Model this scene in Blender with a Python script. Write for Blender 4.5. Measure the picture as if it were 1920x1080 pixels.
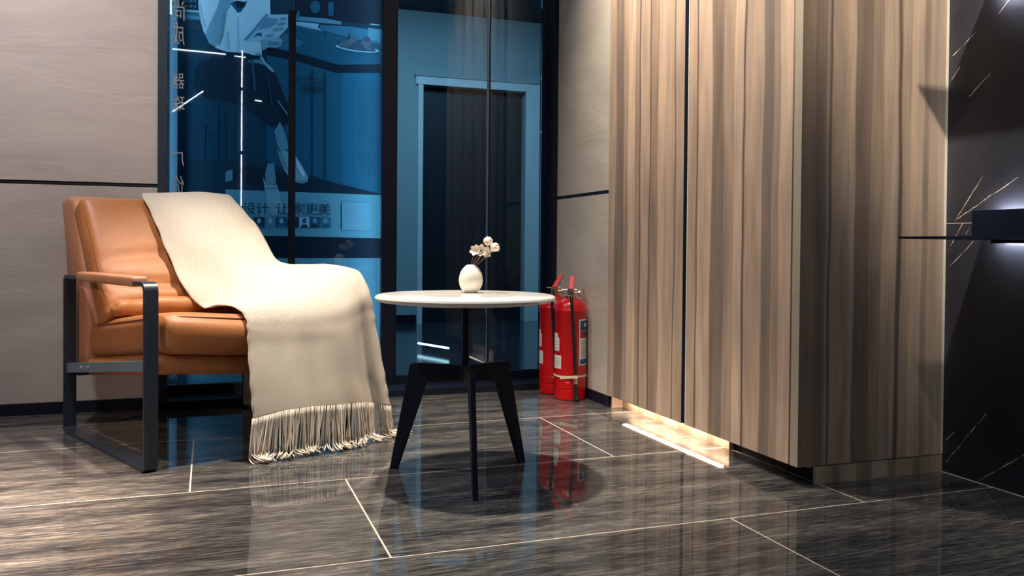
import bpy, bmesh, math, random
from mathutils import Vector, Matrix

random.seed(7)
scene = bpy.context.scene
COL = scene.collection
for o in list(bpy.data.objects):
    bpy.data.objects.remove(o)

# ------------------------------------------------------------------ camera
cam_data = bpy.data.cameras.new('camera')
cam = bpy.data.objects.new('camera', cam_data)
COL.objects.link(cam)
cam_data.sensor_width = 36.0
cam_data.lens = 1592.8 / 1920 * 36.0
cam_data.shift_y = -56.1 / 1920
cam_data.clip_start = 0.02
right = Vector((0.9418, -0.3360, 0.0083))
down = Vector((0.0027, -0.0171, -0.9999))
fwd = Vector((0.3361, 0.9417, -0.0152))
cam.matrix_world = Matrix(((right.x, -down.x, -fwd.x, 0.0),
                           (right.y, -down.y, -fwd.y, 0.0),
                           (right.z, -down.z, -fwd.z, 0.63),
                           (0, 0, 0, 1)))
scene.camera = cam

# ------------------------------------------------------------------ world, exposure
scene.view_settings.view_transform = 'Standard'
scene.view_settings.look = 'None'
scene.view_settings.gamma = 1.0
scene.view_settings.use_curve_mapping = False
scene.view_settings.exposure = 0.0
world = bpy.data.worlds.new('world')
scene.world = world
world.use_nodes = True
world.node_tree.nodes['Background'].inputs[0].default_value = (0.25, 0.35, 0.6, 1)
world.node_tree.nodes['Background'].inputs[1].default_value = 0.02

# ------------------------------------------------------------------ lights
def spot(name, loc, target, power, color, angle, blend=0.6, size=0.035):
    d = bpy.data.lights.new(name, 'SPOT')
    d.energy = power
    d.color = color
    d.spot_size = math.radians(angle)
    d.spot_blend = blend
    d.shadow_soft_size = size
    o = bpy.data.objects.new(name, d)
    COL.objects.link(o)
    o.location = loc
    v = Vector(target) - Vector(loc)
    o.rotation_euler = v.to_track_quat('-Z', 'Y').to_euler()
    return o

def area(name, loc, target, power, color, sx, sy):
    d = bpy.data.lights.new(name, 'AREA')
    d.shape = 'RECTANGLE'
    d.size = sx
    d.size_y = sy
    d.energy = power
    d.color = color
    o = bpy.data.objects.new(name, d)
    COL.objects.link(o)
    o.location = loc
    v = Vector(target) - Vector(loc)
    o.rotation_euler = v.to_track_quat('-Z', 'Y').to_euler()
    return o

WARM = (1.0, 0.83, 0.64)
spot('downlight_seating', (0.45, 2.52, 2.46), (0.42, 2.49, 0.0), 390, (1.0, 0.88, 0.74), 62, 0.65)
spot('downlight_cabinet', (0.86, 2.55, 2.46), (1.44, 2.50, 1.85), 240, (1.0, 0.87, 0.75), 92, 1.0)
spot('downlight_wall', (-0.70, 2.70, 2.46), (-0.70, 3.0, 0.6), 122, (1.0, 0.93, 0.92), 120, 0.9)
spot('downlight_console', (0.78, 1.12, 2.45), (1.99, 1.80, 1.10), 260, (1.0, 0.89, 0.74), 36, 1.0, 0.03)
spot('downlight_front', (-0.75, 1.85, 2.46), (-0.80, 2.10, 0.0), 1700, (1.0, 0.72, 0.56), 40, 1.0)
spot('spot_from_side', (-2.2, 1.3, 1.9), (-0.30, 2.72, 0.30), 95, (1.0, 0.76, 0.66), 34, 0.9)
area('fill_light_front', (0.5, 1.25, 2.47), (0.5, 1.2, 0.0), 12, (0.66, 0.82, 1.0), 1.8, 0.35)  # added fill light that lifts and cools the dark parts
area('poster_fill_top', (0.25, 3.715, 2.35), (0.25, 3.77, 0.0), 15, (0.86, 0.95, 1.0), 1.1, 0.14)  # added lights, here and below, that brighten the poster from out of sight
area('poster_fill_left', (-0.162, 3.72, 1.1), (0.30, 3.82, 1.1), 2.6, (0.86, 0.95, 1.0), 0.03, 2.0)  # added poster light, hidden behind the jamb
area('poster_fill_right', (0.725, 3.69, 1.1), (0.24, 3.80, 1.1), 4.0, (0.86, 0.95, 1.0), 0.03, 2.0)  # added poster light, hidden behind the mullion
area('corridor_ceiling_light', (1.6, 5.3, 2.42), (1.75, 5.75, 0.0), 30, (0.86, 0.95, 1.0), 2.0, 0.5)

# ------------------------------------------------------------------ node helpers
def new_mat(name):
    m = bpy.data.materials.new(name)
    m.use_nodes = True
    nt = m.node_tree
    for n in list(nt.nodes):
        nt.nodes.remove(n)
    out = nt.nodes.new('ShaderNodeOutputMaterial')
    b = nt.nodes.new('ShaderNodeBsdfPrincipled')
    nt.links.new(b.outputs[0], out.inputs[0])
    return m, nt, b, out

def col4(c):
    return (c[0], c[1], c[2], 1.0)

def plain(name, c, rough=0.5, metal=0.0, spec=0.5, noise=0.0, nscale=30.0, bump=0.0, coat=0.0):
    m, nt, b, out = new_mat(name)
    b.inputs['Base Color'].default_value = col4(c)
    b.inputs['Roughness'].default_value = rough
    b.inputs['Metallic'].default_value = metal
    b.inputs['Specular IOR Level'].default_value = spec
    b.inputs['Coat Weight'].default_value = coat
    if noise or bump:
        tc = nt.nodes.new('ShaderNodeTexCoord')
        nz = nt.nodes.new('ShaderNodeTexNoise')
        nz.inputs['Scale'].default_value = nscale
        nz.inputs['Detail'].default_value = 5
        nt.links.new(tc.outputs['Object'], nz.inputs['Vector'])
        if noise:
            mx = nt.nodes.new('ShaderNodeMix')
            mx.data_type = 'RGBA'
            mx.inputs[6].default_value = col4([v * (1 - noise) for v in c])
            mx.inputs[7].default_value = col4([min(1, v * (1 + noise)) for v in c])
            nt.links.new(nz.outputs['Fac'], mx.inputs[0])
            nt.links.new(mx.outputs[2], b.inputs['Base Color'])
        if bump:
            bp = nt.nodes.new('ShaderNodeBump')
            bp.inputs['Strength'].default_value = bump
            bp.inputs['Distance'].default_value = 0.002
            nt.links.new(nz.outputs['Fac'], bp.inputs['Height'])
            nt.links.new(bp.outputs[0], b.inputs['Normal'])
    return m

def emit(name, c, s):
    m, nt, b, out = new_mat(name)
    b.inputs['Base Color'].default_value = (0.8, 0.8, 0.8, 1)
    b.inputs['Emission Color'].default_value = col4(c)
    b.inputs['Emission Strength'].default_value = s
    return m

def ramp_node(nt, stops, interp='LINEAR'):
    r = nt.nodes.new('ShaderNodeValToRGB')
    cr = r.color_ramp
    cr.interpolation = interp
    while len(cr.elements) > 1:
        cr.elements.remove(cr.elements[-1])
    cr.elements[0].position = stops[0][0]
    cr.elements[0].color = col4(stops[0][1])
    for p, c in stops[1:]:
        e = cr.elements.new(p)
        e.color = col4(c)
    return r

def math_node(nt, op, a, b=None, clamp=False):
    n = nt.nodes.new('ShaderNodeMath')
    n.operation = op
    n.use_clamp = clamp
    for i, v in enumerate((a, b)):
        if v is None:
            continue
        if isinstance(v, (int, float)):
            n.inputs[i].default_value = v
        else:
            nt.links.new(v, n.inputs[i])
    return n.outputs[0]

# laminate: vertical strips of walnut, each strip its own tone
W0 = (0.57, 0.415, 0.30)
def wood(name, axis, bands, seed, soft=0.006, k=1.0):
    """bands: [(start_fraction, tone)], tone multiplies the walnut colour; the last band runs to the end"""
    m, nt, b, out = new_mat(name)
    b.inputs['Roughness'].default_value = 0.42
    b.inputs['Specular IOR Level'].default_value = 0.35
    tc = nt.nodes.new('ShaderNodeTexCoord')
    sep = nt.nodes.new('ShaderNodeSeparateXYZ')
    nt.links.new(tc.outputs['UV'], sep.inputs[0])          # U = metres across the face / width, V = metres up
    # slow waver of the strips
    wv = nt.nodes.new('ShaderNodeTexNoise')
    wv.noise_dimensions = '2D'
    wv.inputs['Scale'].default_value = 1.0
    wv.inputs['Detail'].default_value = 2.0
    cmb = nt.nodes.new('ShaderNodeCombineXYZ')
    nt.links.new(math_node(nt, 'ADD', math_node(nt, 'MULTIPLY', sep.outputs[0], 5.0), seed * 3.7), cmb.inputs[0])
    nt.links.new(math_node(nt, 'MULTIPLY', sep.outputs[1], 1.6), cmb.inputs[1])
    nt.links.new(cmb.outputs[0], wv.inputs['Vector'])
    d = math_node(nt, 'MULTIPLY', math_node(nt, 'SUBTRACT', wv.outputs['Fac'], 0.5), 0.05)
    u = math_node(nt, 'ADD', sep.outputs[0], d)
    stops = []
    for i, (p, t) in enumerate(bands):
        c = [W0[j] * t[j] * k for j in range(3)] if isinstance(t, tuple) else [W0[j] * t * k for j in range(3)]
        if i == 0:
            stops.append((0.0, c))
        else:
            stops.append((min(1, p + soft), c))
        if i + 1 < len(bands):
            stops.append((max(stops[-1][0], bands[i + 1][0] - soft), c))
    stops = stops[:32]
    r = ramp_node(nt, stops)
    nt.links.new(u, r.inputs[0])
    # fine grain
    g = nt.nodes.new('ShaderNodeTexNoise')
    g.noise_dimensions = '2D'
    g.inputs['Scale'].default_value = 1.0
    g.inputs['Detail'].default_value = 6.0
    g.inputs['Roughness'].default_value = 0.62
    cg = nt.nodes.new('ShaderNodeCombineXYZ')
    nt.links.new(math_node(nt, 'MULTIPLY', u, 75.0), cg.inputs[0])
    nt.links.new(math_node(nt, 'ADD', math_node(nt, 'MULTIPLY', sep.outputs[1], 2.2), seed), cg.inputs[1])
    nt.links.new(cg.outputs[0], g.inputs['Vector'])
    gr = ramp_node(nt, [(0.28, (0.80, 0.80, 0.81)), (0.45, (0.96, 0.96, 0.96)), (0.70, (1.06, 1.05, 1.04))])
    nt.links.new(g.outputs['Fac'], gr.inputs[0])
    # cloudy figure
    cl = nt.nodes.new('ShaderNodeTexNoise')
    cl.noise_dimensions = '2D'
    cl.inputs['Scale'].default_value = 1.0
    cl.inputs['Detail'].default_value = 3.0
    cc = nt.nodes.new('ShaderNodeCombineXYZ')
    nt.links.new(math_node(nt, 'MULTIPLY', u, 14.0), cc.inputs[0])
    nt.links.new(math_node(nt, 'ADD', math_node(nt, 'MULTIPLY', sep.outputs[1], 3.0), seed * 1.3), cc.inputs[1])
    nt.links.new(cc.outputs[0], cl.inputs['Vector'])
    clr = ramp_node(nt, [(0.30, (0.80, 0.80, 0.81)), (0.65, (1.06, 1.06, 1.05))])
    nt.links.new(cl.outputs['Fac'], clr.inputs[0])
    prev = r.outputs[0]
    for other in (gr.outputs[0], clr.outputs[0]):
        mx = nt.nodes.new('ShaderNodeMix')
        mx.data_type = 'RGBA'
        mx.blend_type = 'MULTIPLY'
        mx.inputs[0].default_value = 1.0
        nt.links.new(prev, mx.inputs[6])
        nt.links.new(other, mx.inputs[7])
        prev = mx.outputs[2]
    nt.links.new(prev, b.inputs['Base Color'])
    return m

def stone(name, c0, c1, axis):
    m, nt, b, out = new_mat(name)
    b.inputs['Roughness'].default_value = 0.55
    b.inputs['Specular IOR Level'].default_value = 0.3
    tc = nt.nodes.new('ShaderNodeTexCoord')
    mp = nt.nodes.new('ShaderNodeMapping')
    nt.links.new(tc.outputs['Object'], mp.inputs[0])
    mp.inputs['Scale'].default_value = (1.2, 1.2, 3.2)
    mp.inputs['Rotation'].default_value = (0.25, 0.2, 0.0)
    n = nt.nodes.new('ShaderNodeTexNoise')
    n.inputs['Scale'].default_value = 1.6
    n.inputs['Detail'].default_value = 6
    n.inputs['Distortion'].default_value = 1.3
    nt.links.new(mp.outputs[0], n.inputs['Vector'])
    r = ramp_node(nt, [(0.3, c0), (0.7, c1)])
    nt.links.new(n.outputs['Fac'], r.inputs[0])
    nt.links.new(r.outputs[0], b.inputs['Base Color'])
    # ripples like bedded sandstone
    w = nt.nodes.new('ShaderNodeTexNoise')
    w.inputs['Scale'].default_value = 2.4
    w.inputs['Detail'].default_value = 8
    w.inputs['Roughness'].default_value = 0.6
    w.inputs['Distortion'].default_value = 1.8
    mp2 = nt.nodes.new('ShaderNodeMapping')
    mp2.inputs['Scale'].default_value = (1.0, 1.0, 3.6)
    mp2.inputs['Rotation'].default_value = (0.3, 0.25, 0.0)
    nt.links.new(tc.outputs['Object'], mp2.inputs[0])
    nt.links.new(mp2.outputs[0], w.inputs['Vector'])
    bp = nt.nodes.new('ShaderNodeBump')
    bp.inputs['Strength'].default_value = 0.5
    bp.inputs['Distance'].default_value = 0.004
    nt.links.new(w.outputs['Fac'], bp.inputs['Height'])
    nt.links.new(bp.outputs[0], b.inputs['Normal'])
    return m

def floor_tile_mat():
    m, nt, b, out = new_mat('polished_dark_tile')
    tc = nt.nodes.new('ShaderNodeTexCoord')
    oi = nt.nodes.new('ShaderNodeObjectInfo')
    mp = nt.nodes.new('ShaderNodeMapping')
    nt.links.new(tc.outputs['Object'], mp.inputs[0])
    off = nt.nodes.new('ShaderNodeVectorMath')
    off.operation = 'SCALE'
    off.inputs[0].default_value = (37.0, 53.0, 0.0)
    nt.links.new(oi.outputs['Random'], off.inputs['Scale'])
    nt.links.new(off.outputs[0], mp.inputs['Location'])
    mp.inputs['Scale'].default_value = (14.0, 130.0, 1.0)
    mp.inputs['Rotation'].default_value = (0, 0, 0.0)
    n = nt.nodes.new('ShaderNodeTexNoise')
    n.inputs['Scale'].default_value = 1.0
    n.inputs['Detail'].default_value = 8
    n.inputs['Roughness'].default_value = 0.66
    n.inputs['Distortion'].default_value = 0.5
    nt.links.new(mp.outputs[0], n.inputs['Vector'])
    n2 = nt.nodes.new('ShaderNodeTexNoise')
    n2.inputs['Scale'].default_value = 0.11
    n2.inputs['Detail'].default_value = 4
    nt.links.new(mp.outputs[0], n2.inputs['Vector'])
    s = math_node(nt, 'ADD', n.outputs['Fac'], math_node(nt, 'MULTIPLY', math_node(nt, 'SUBTRACT', n2.outputs['Fac'], 0.5), 0.55))
    r = ramp_node(nt, [(0.30, (0.013, 0.015, 0.020)), (0.45, (0.046, 0.045, 0.045)), (0.60, (0.125, 0.118, 0.105)), (0.78, (0.29, 0.27, 0.23))])
    nt.links.new(s, r.inputs[0])
    nt.links.new(r.outputs[0], b.inputs['Base Color'])
    b.inputs['Roughness'].default_value = 0.035
    b.inputs['IOR'].default_value = 1.52
    return m

def marble_mat(veins):
    """black marble with thin pale veins; veins run as (y0, z0, y1, z1) segments on the wall"""
    m, nt, b, out = new_mat('black_marble')
    tc = nt.nodes.new('ShaderNodeTexCoord')
    sep = nt.nodes.new('ShaderNodeSeparateXYZ')
    nt.links.new(tc.outputs['Object'], sep.inputs[0])
    nz = nt.nodes.new('ShaderNodeTexNoise')
    nz.inputs['Scale'].default_value = 22.0
    nz.inputs['Detail'].default_value = 4
    nt.links.new(tc.outputs['Object'], nz.inputs['Vector'])
    wob = nt.nodes.new('ShaderNodeVectorMath')
    wob.operation = 'MULTIPLY_ADD'
    nt.links.new(nz.outputs['Color'], wob.inputs[0])
    wob.inputs[1].default_value = (0, 0.010, 0.010)
    nt.links.new(tc.outputs['Object'], wob.inputs[2])
    flat = nt.nodes.new('ShaderNodeVectorMath')
    flat.operation = 'MULTIPLY_ADD'
    nt.links.new(wob.outputs[0], flat.inputs[0])
    flat.inputs[1].default_value = (0, 1, 1)
    flat.inputs[2].default_value = (0, -0.005, -0.005)
    best = None
    for (y0, z0, y1, z1) in veins:
        ba = Vector((0, y1 - y0, z1 - z0))
        pa = nt.nodes.new('ShaderNodeVectorMath')
        pa.operation = 'SUBTRACT'
        nt.links.new(flat.outputs[0], pa.inputs[0])
        pa.inputs[1].default_value = (0, y0, z0)
        dt = nt.nodes.new('ShaderNodeVectorMath')
        dt.operation = 'DOT_PRODUCT'
        nt.links.new(pa.outputs[0], dt.inputs[0])
        dt.inputs[1].default_value = ba / ba.length_squared
        h = math_node(nt, 'MINIMUM', math_node(nt, 'MAXIMUM', dt.outputs['Value'], 0.0), 1.0)
        sc = nt.nodes.new('ShaderNodeVectorMath')
        sc.operation = 'SCALE'
        sc.inputs[0].default_value = ba
        nt.links.new(h, sc.inputs['Scale'])
        ds = nt.nodes.new('ShaderNodeVectorMath')
        ds.operation = 'DISTANCE'
        nt.links.new(pa.outputs[0], ds.inputs[0])
        nt.links.new(sc.outputs[0], ds.inputs[1])
        best = ds.outputs['Value'] if best is None else math_node(nt, 'MINIMUM', best, ds.outputs['Value'])
    n3 = nt.nodes.new('ShaderNodeTexNoise')
    n3.inputs['Scale'].default_value = 40.0
    n3.inputs['Detail'].default_value = 3
    nt.links.new(tc.outputs['Object'], n3.inputs['Vector'])
    wdt = math_node(nt, 'MULTIPLY', math_node(nt, 'SUBTRACT', n3.outputs['Fac'], 0.34), 0.0052)
    mask = math_node(nt, 'LESS_THAN', best, wdt)
    n4 = nt.nodes.new('ShaderNodeTexNoise')
    n4.inputs['Scale'].default_value = 4.0
    n4.inputs['Detail'].default_value = 6
    nt.links.new(tc.outputs['Object'], n4.inputs['Vector'])
    base = ramp_node(nt, [(0.3, (0.016, 0.018, 0.028)), (0.7, (0.046, 0.046, 0.053))])
    nt.links.new(n4.outputs['Fac'], base.inputs[0])
    mx = nt.nodes.new('ShaderNodeMix')
    mx.data_type = 'RGBA'
    nt.links.new(mask, mx.inputs[0])
    nt.links.new(base.outputs[0], mx.inputs[6])
    mx.inputs[7].default_value = (0.62, 0.50, 0.38, 1)
    nt.links.new(mx.outputs[2], b.inputs['Base Color'])
    b.inputs['Roughness'].default_value = 0.3
    b.inputs['Specular IOR Level'].default_value = 0.3
    return m

def glass_mat(name, tint):
    m, nt, b, out = new_mat(name)
    nt.nodes.remove(b)
    tr = nt.nodes.new('ShaderNodeBsdfTransparent')
    tr.inputs[0].default_value = col4(tint)
    gl = nt.nodes.new('ShaderNodeBsdfGlossy')
    gl.inputs['Roughness'].default_value = 0.0
    gl.inputs['Color'].default_value = (0.9, 0.95, 1.0, 1)
    fr = nt.nodes.new('ShaderNodeFresnel')
    fr.inputs[0].default_value = 1.3
    mx = nt.nodes.new('ShaderNodeMixShader')
    nt.links.new(fr.outputs[0], mx.inputs[0])
    nt.links.new(tr.outputs[0], mx.inputs[1])
    nt.links.new(gl.outputs[0], mx.inputs[2])
    nt.links.new(mx.outputs[0], out.inputs[0])
    return m

def knit_mat():
    m, nt, b, out = new_mat('cream_knit')
    tc = nt.nodes.new('ShaderNodeTexCoord')
    sep = nt.nodes.new('ShaderNodeSeparateXYZ')
    nt.links.new(tc.outputs['UV'], sep.inputs[0])
    P = 2 * math.pi
    sx = math_node(nt, 'SINE', math_node(nt, 'MULTIPLY', sep.outputs[0], P / 0.0052))
    sy = math_node(nt, 'SINE', math_node(nt, 'MULTIPLY', sep.outputs[1], P / 0.0060))
    h = math_node(nt, 'MULTIPLY', sx, sy)
    nz = nt.nodes.new('ShaderNodeTexNoise')
    nz.inputs['Scale'].default_value = 380.0
    nt.links.new(tc.outputs['Object'], nz.inputs['Vector'])
    hh = math_node(nt, 'ADD', h, math_node(nt, 'MULTIPLY', nz.outputs['Fac'], 1.2))
    bp = nt.nodes.new('ShaderNodeBump')
    bp.inputs['Strength'].default_value = 0.9
    bp.inputs['Distance'].default_value = 0.0016
    nt.links.new(hh, bp.inputs['Height'])
    nt.links.new(bp.outputs[0], b.inputs['Normal'])
    r = ramp_node(nt, [(0.0, (0.66, 0.57, 0.46)), (1.0, (0.80, 0.72, 0.60))])
    nt.links.new(math_node(nt, 'ADD', math_node(nt, 'MULTIPLY', h, 0.35), 0.5), r.inputs[0])
    nt.links.new(r.outputs[0], b.inputs['Base Color'])
    b.inputs['Roughness'].default_value = 0.95
    b.inputs['Specular IOR Level'].default_value = 0.1
    b.inputs['Sheen Weight'].default_value = 0.15
    return m

def leather_mat(name, c, bump=0.18):
    m, nt, b, out = new_mat(name)
    tc = nt.nodes.new('ShaderNodeTexCoord')
    n = nt.nodes.new('ShaderNodeTexNoise')
    n.inputs['Scale'].default_value = 7.0
    n.inputs['Detail'].default_value = 4
    nt.links.new(tc.outputs['Object'], n.inputs['Vector'])
    r = ramp_node(nt, [(0.3, [v * 0.86 for v in c]), (0.7, [v * 1.12 for v in c])])
    nt.links.new(n.outputs['Fac'], r.inputs[0])
    nt.links.new(r.outputs[0], b.inputs['Base Color'])
    v = nt.nodes.new('ShaderNodeTexVoronoi')
    v.inputs['Scale'].default_value = 420.0
    nt.links.new(tc.outputs['Object'], v.inputs['Vector'])
    w = nt.nodes.new('ShaderNodeTexNoise')
    w.inputs['Scale'].default_value = 26.0
    w.inputs['Detail'].default_value = 3
    w.inputs['Distortion'].default_value = 1.0
    nt.links.new(tc.outputs['Object'], w.inputs['Vector'])
    hh = math_node(nt, 'ADD', math_node(nt, 'MULTIPLY', v.outputs['Distance'], 0.25), math_node(nt, 'MULTIPLY', w.outputs['Fac'], 1.6))
    bp = nt.nodes.new('ShaderNodeBump')
    bp.inputs['Strength'].default_value = bump
    bp.inputs['Distance'].default_value = 0.003
    nt.links.new(hh, bp.inputs['Height'])
    nt.links.new(bp.outputs[0], b.inputs['Normal'])
    b.inputs['Roughness'].default_value = 0.5
    return m

VEINS = [(1.834, 1.17, 1.758, 1.219), (1.835, 1.103, 1.809, 1.135), (1.658, 1.278, 1.689, 1.252), (1.775, 1.048, 1.703, 1.104),
         (1.818, 0.708, 1.73, 0.826), (1.809, 0.714, 1.624, 0.815), (1.838, 0.625, 1.791, 0.702), (1.834, 0.58, 1.754, 0.652),
         (1.834, 0.029, 1.708, 0.189), (1.738, -0.005, 1.585, 0.112), (1.833, 0.093, 1.807, 0.118), (1.778, 0.672, 1.758, 0.701),
         (1.30, 0.2, 0.9, 0.62), (1.1, 0.9, 0.6, 1.5), (1.5, 1.35, 1.2, 1.7)]
MARBLE = marble_mat(VEINS)
STONE_L = stone('sandstone_grey', (0.40, 0.355, 0.33), (0.48, 0.43, 0.40), 'x')
STONE_R = stone('sandstone_beige', (0.52, 0.47, 0.39), (0.64, 0.58, 0.49), 'y')
TILE = floor_tile_mat()
GROUT = plain('pale_grout', (0.62, 0.53, 0.44), 0.7, noise=0.1, nscale=60)
NAVY = plain('dark_blue_black_metal', (0.006, 0.010, 0.021), 0.45, 0.0, 0.25, noise=0.15, nscale=12)
FRAME = plain('blue_black_powder_coat', (0.016, 0.026, 0.040), 0.34, 0.0, 0.6, noise=0.15, nscale=12)
MATTE = plain('matte_black_metal', (0.007, 0.012, 0.026), 0.6, 0.0, 0.15, noise=0.2, nscale=20)
GAPM = plain('black_recess', (0.004, 0.007, 0.015), 0.6, 0.0, 0.12, noise=0.1)
STRIP = plain('brushed_dark_strip', (0.05, 0.055, 0.075), 0.3, 0.6, noise=0.1)
LEATHER = leather_mat('tan_leather', (0.38, 0.142, 0.042))
SHELLL = leather_mat('tan_saddle_leather', (0.42, 0.185, 0.095), 0.1)
PIPING = plain('dark_piping', (0.16, 0.05, 0.022), 0.5, noise=0.1)
KNIT = knit_mat()
YARN = plain('cream_yarn', (0.76, 0.68, 0.57), 0.95, 0, 0.1, noise=0.12, nscale=150)
GLASS = glass_mat('blue_tinted_glass', (0.50, 0.72, 0.86))
WHITE = plain('white_stone_top', (0.80, 0.77, 0.71), 0.12, 0, 0.5, noise=0.03, nscale=9)
CERAMIC = plain('cream_ceramic', (0.82, 0.76, 0.66), 0.35, 0, 0.5, noise=0.02)
PAINT = plain('corridor_paint', (0.36, 0.47, 0.50), 0.8, noise=0.06, nscale=3)
PAINT2 = plain('corridor_white_casing', (0.80, 0.88, 0.90), 0.6, noise=0.04)
DARKROOM = plain('dark_doorway_fill', (0.010, 0.014, 0.022), 0.5, noise=0.2)
CORFLOOR = plain('corridor_floor', (0.030, 0.045, 0.060), 0.12, noise=0.3, nscale=2)
BACK = plain('charcoal_wall_paint', (0.028, 0.032, 0.042), 0.7, noise=0.1)
CEIL = plain('grey_ceiling_paint', (0.20, 0.20, 0.22), 0.8, noise=0.05)
LED_WARM = emit('warm_led', (1.0, 0.76, 0.56), 42)
LED_COOL = emit('cool_led', (0.93, 0.96, 1.0), 150)
LED_LINE = emit('white_led_line', (1.0, 0.98, 0.95), 45)
GLINT = emit('warm_glint', (1.0, 0.9, 0.78), 5)
RED = plain('red_enamel', (0.60, 0.003, 0.006), 0.28, 0, 0.5, coat=0.3, noise=0.04)
REDPL = plain('red_plastic', (0.72, 0.020, 0.006), 0.45, noise=0.04)
BRASS = plain('brass', (0.75, 0.48, 0.28), 0.3, 0.9, noise=0.1)
STEEL = plain('bright_steel', (0.72, 0.70, 0.66), 0.28, 0.9, noise=0.05)
RUBBER = plain('black_rubber', (0.014, 0.014, 0.017), 0.38, noise=0.1)
PAPER = plain('label_paper', (0.78, 0.72, 0.64), 0.7, noise=0.05)
INKBLUE = plain('label_blue', (0.018, 0.07, 0.20), 0.6, noise=0.05)
INKRED = plain('label_red', (0.45, 0.02, 0.02), 0.6, noise=0.05)
INKGREY = plain('label_print_grey', (0.30, 0.27, 0.25), 0.7, noise=0.05)
NYLON = plain('cream_nylon', (0.82, 0.66, 0.42), 0.5, noise=0.05)
PETAL = plain('cream_petal', (0.85, 0.74, 0.58), 0.8, noise=0.12, nscale=120)
STEM = plain('brown_stem', (0.19, 0.075, 0.045), 0.7, noise=0.2, nscale=80)
CENTRE = plain('brown_flower_centre', (0.16, 0.045, 0.02), 0.7, noise=0.2)

# ------------------------------------------------------------------ mesh helpers
def link_mesh(name, verts, faces, mats, parent=None, smooth=False, loc=None, rotz=0.0, face_mats=None, uvs=None, bevel=0.0):
    me = bpy.data.meshes.new(name)
    me.from_pydata([tuple(v) for v in verts], [], faces)
    if not isinstance(mats, (list, tuple)):
        mats = [mats]
    for mt in mats:
        me.materials.append(mt)
    if face_mats:
        for p, i in zip(me.polygons, face_mats):
            p.material_index = i
    if uvs:
        l = me.uv_layers.new(name='UVMap')
        for lp in me.loops:
            l.data[lp.index].uv = uvs[lp.vertex_index]
    bm = bmesh.new()
    bm.from_mesh(me)
    if bevel:
        bmesh.ops.bevel(bm, geom=list(bm.edges), offset=bevel, segments=2, affect='EDGES', profile=0.5)
    if not uvs:
        bmesh.ops.recalc_face_normals(bm, faces=bm.faces)
    bm.to_mesh(me)
    bm.free()
    if smooth:
        for p in me.polygons:
            p.use_smooth = True
        if smooth == 'auto':
            try:
                me.set_sharp_from_angle(angle=math.radians(38))
            except Exception:
                pass
    o = bpy.data.objects.new(name, me)
    COL.objects.link(o)
    if parent:
        o.parent = parent
    if loc:
        o.location = loc
    o.rotation_euler = (0, 0, rotz)
    return o

class MB:
    """collects shapes into one mesh"""
    def __init__(self):
        self.v, self.f, self.m = [], [], []
    def add(self, verts, faces, mi=0):
        n = len(self.v)
        self.v += [tuple(p) for p in verts]
        self.f += [tuple(i + n for i in f) for f in faces]
        self.m += [mi] * len(faces)
        return self
    def box(self, x0, x1, y0, y1, z0, z1, mi=0):
        v = [(x, y, z) for z in (z0, z1) for y in (y0, y1) for x in (x0, x1)]
        f = [(0, 2, 3, 1), (4, 5, 7, 6), (0, 1, 5, 4), (2, 6, 7, 3), (0, 4, 6, 2), (1, 3, 7, 5)]
        return self.add(v, f, mi)
    def tube(self, pts, r, sides=8, mi=0):
        pts = [Vector(p) for p in pts]
        rs = r if isinstance(r, (list, tuple)) else [r] * len(pts)
        n = len(pts)
        V, F = [], []
        up = Vector((0.13, 0.21, 0.97))
        for i, p in enumerate(pts):
            t = (pts[min(i + 1, n - 1)] - pts[max(i - 1, 0)]).normalized()
            a = t.cross(up)
            if a.length < 0.05:
                a = t.cross(Vector((1, 0, 0)))
            a.normalize()
            c = t.cross(a).normalized()
            for k in range(sides):
                q = 2 * math.pi * k / sides
                V.append(p + (a * math.cos(q) + c * math.sin(q)) * rs[i])
        for i in range(n - 1):
            for k in range(sides):
                k2 = (k + 1) % sides
                F.append((i * sides + k, i * sides + k2, (i + 1) * sides + k2, (i + 1) * sides + k))
        F.append(tuple(reversed(range(sides))))
        F.append(tuple((n - 1) * sides + k for k in range(sides)))
        return self.add(V, F, mi)
    def lathe(self, prof, segs=32, c=(0, 0, 0), mi=0):
        V, F = [], []
        n = len(prof)
        for (r, z) in prof:
            for k in range(segs):
                q = 2 * math.pi * k / segs
                V.append((c[0] + r * math.cos(q), c[1] + r * math.sin(q), c[2] + z))
        for i in range(n - 1):
            for k in range(segs):
                k2 = (k + 1) % segs
                F.append((i * segs + k, i * segs + k2, (i + 1) * segs + k2, (i + 1) * segs + k))
        F.append(tuple(reversed(range(segs))))
        F.append(tuple((n - 1) * segs + k for k in range(segs)))
        return self.add(V, F, mi)
    def prism(self, poly, axis, lo, hi, mi=0):
        """poly in the two other axes, in order; axis 0 extrudes along x, 1 along y, 2 along z"""
        n = len(poly)
        def P(p, t):
            return (t, p[0], p[1]) if axis == 0 else ((p[0], t, p[1]) if axis == 1 else (p[0], p[1], t))
        V = [P(p, lo) for p in poly] + [P(p, hi) for p in poly]
        F = [tuple(range(n)), tuple(reversed(range(n, 2 * n)))]
        F += [(i, n + i, n + (i + 1) % n, (i + 1) % n) for i in range(n)]
        return self.add(V, F, mi)
    def build(self, name, mats, parent=None, smooth=False, loc=None, rotz=0.0, bevel=0.0):
        return link_mesh(name, self.v, self.f, mats, parent, smooth, loc, rotz, self.m if max(self.m) > 0 else None, None, bevel)

def box(name, x0, x1, y0, y1, z0, z1, mat, parent=None, bevel=0.0, loc=None):
    return MB().box(x0, x1, y0, y1, z0, z1).build(name, mat, parent, False, loc, 0.0, bevel)

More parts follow.
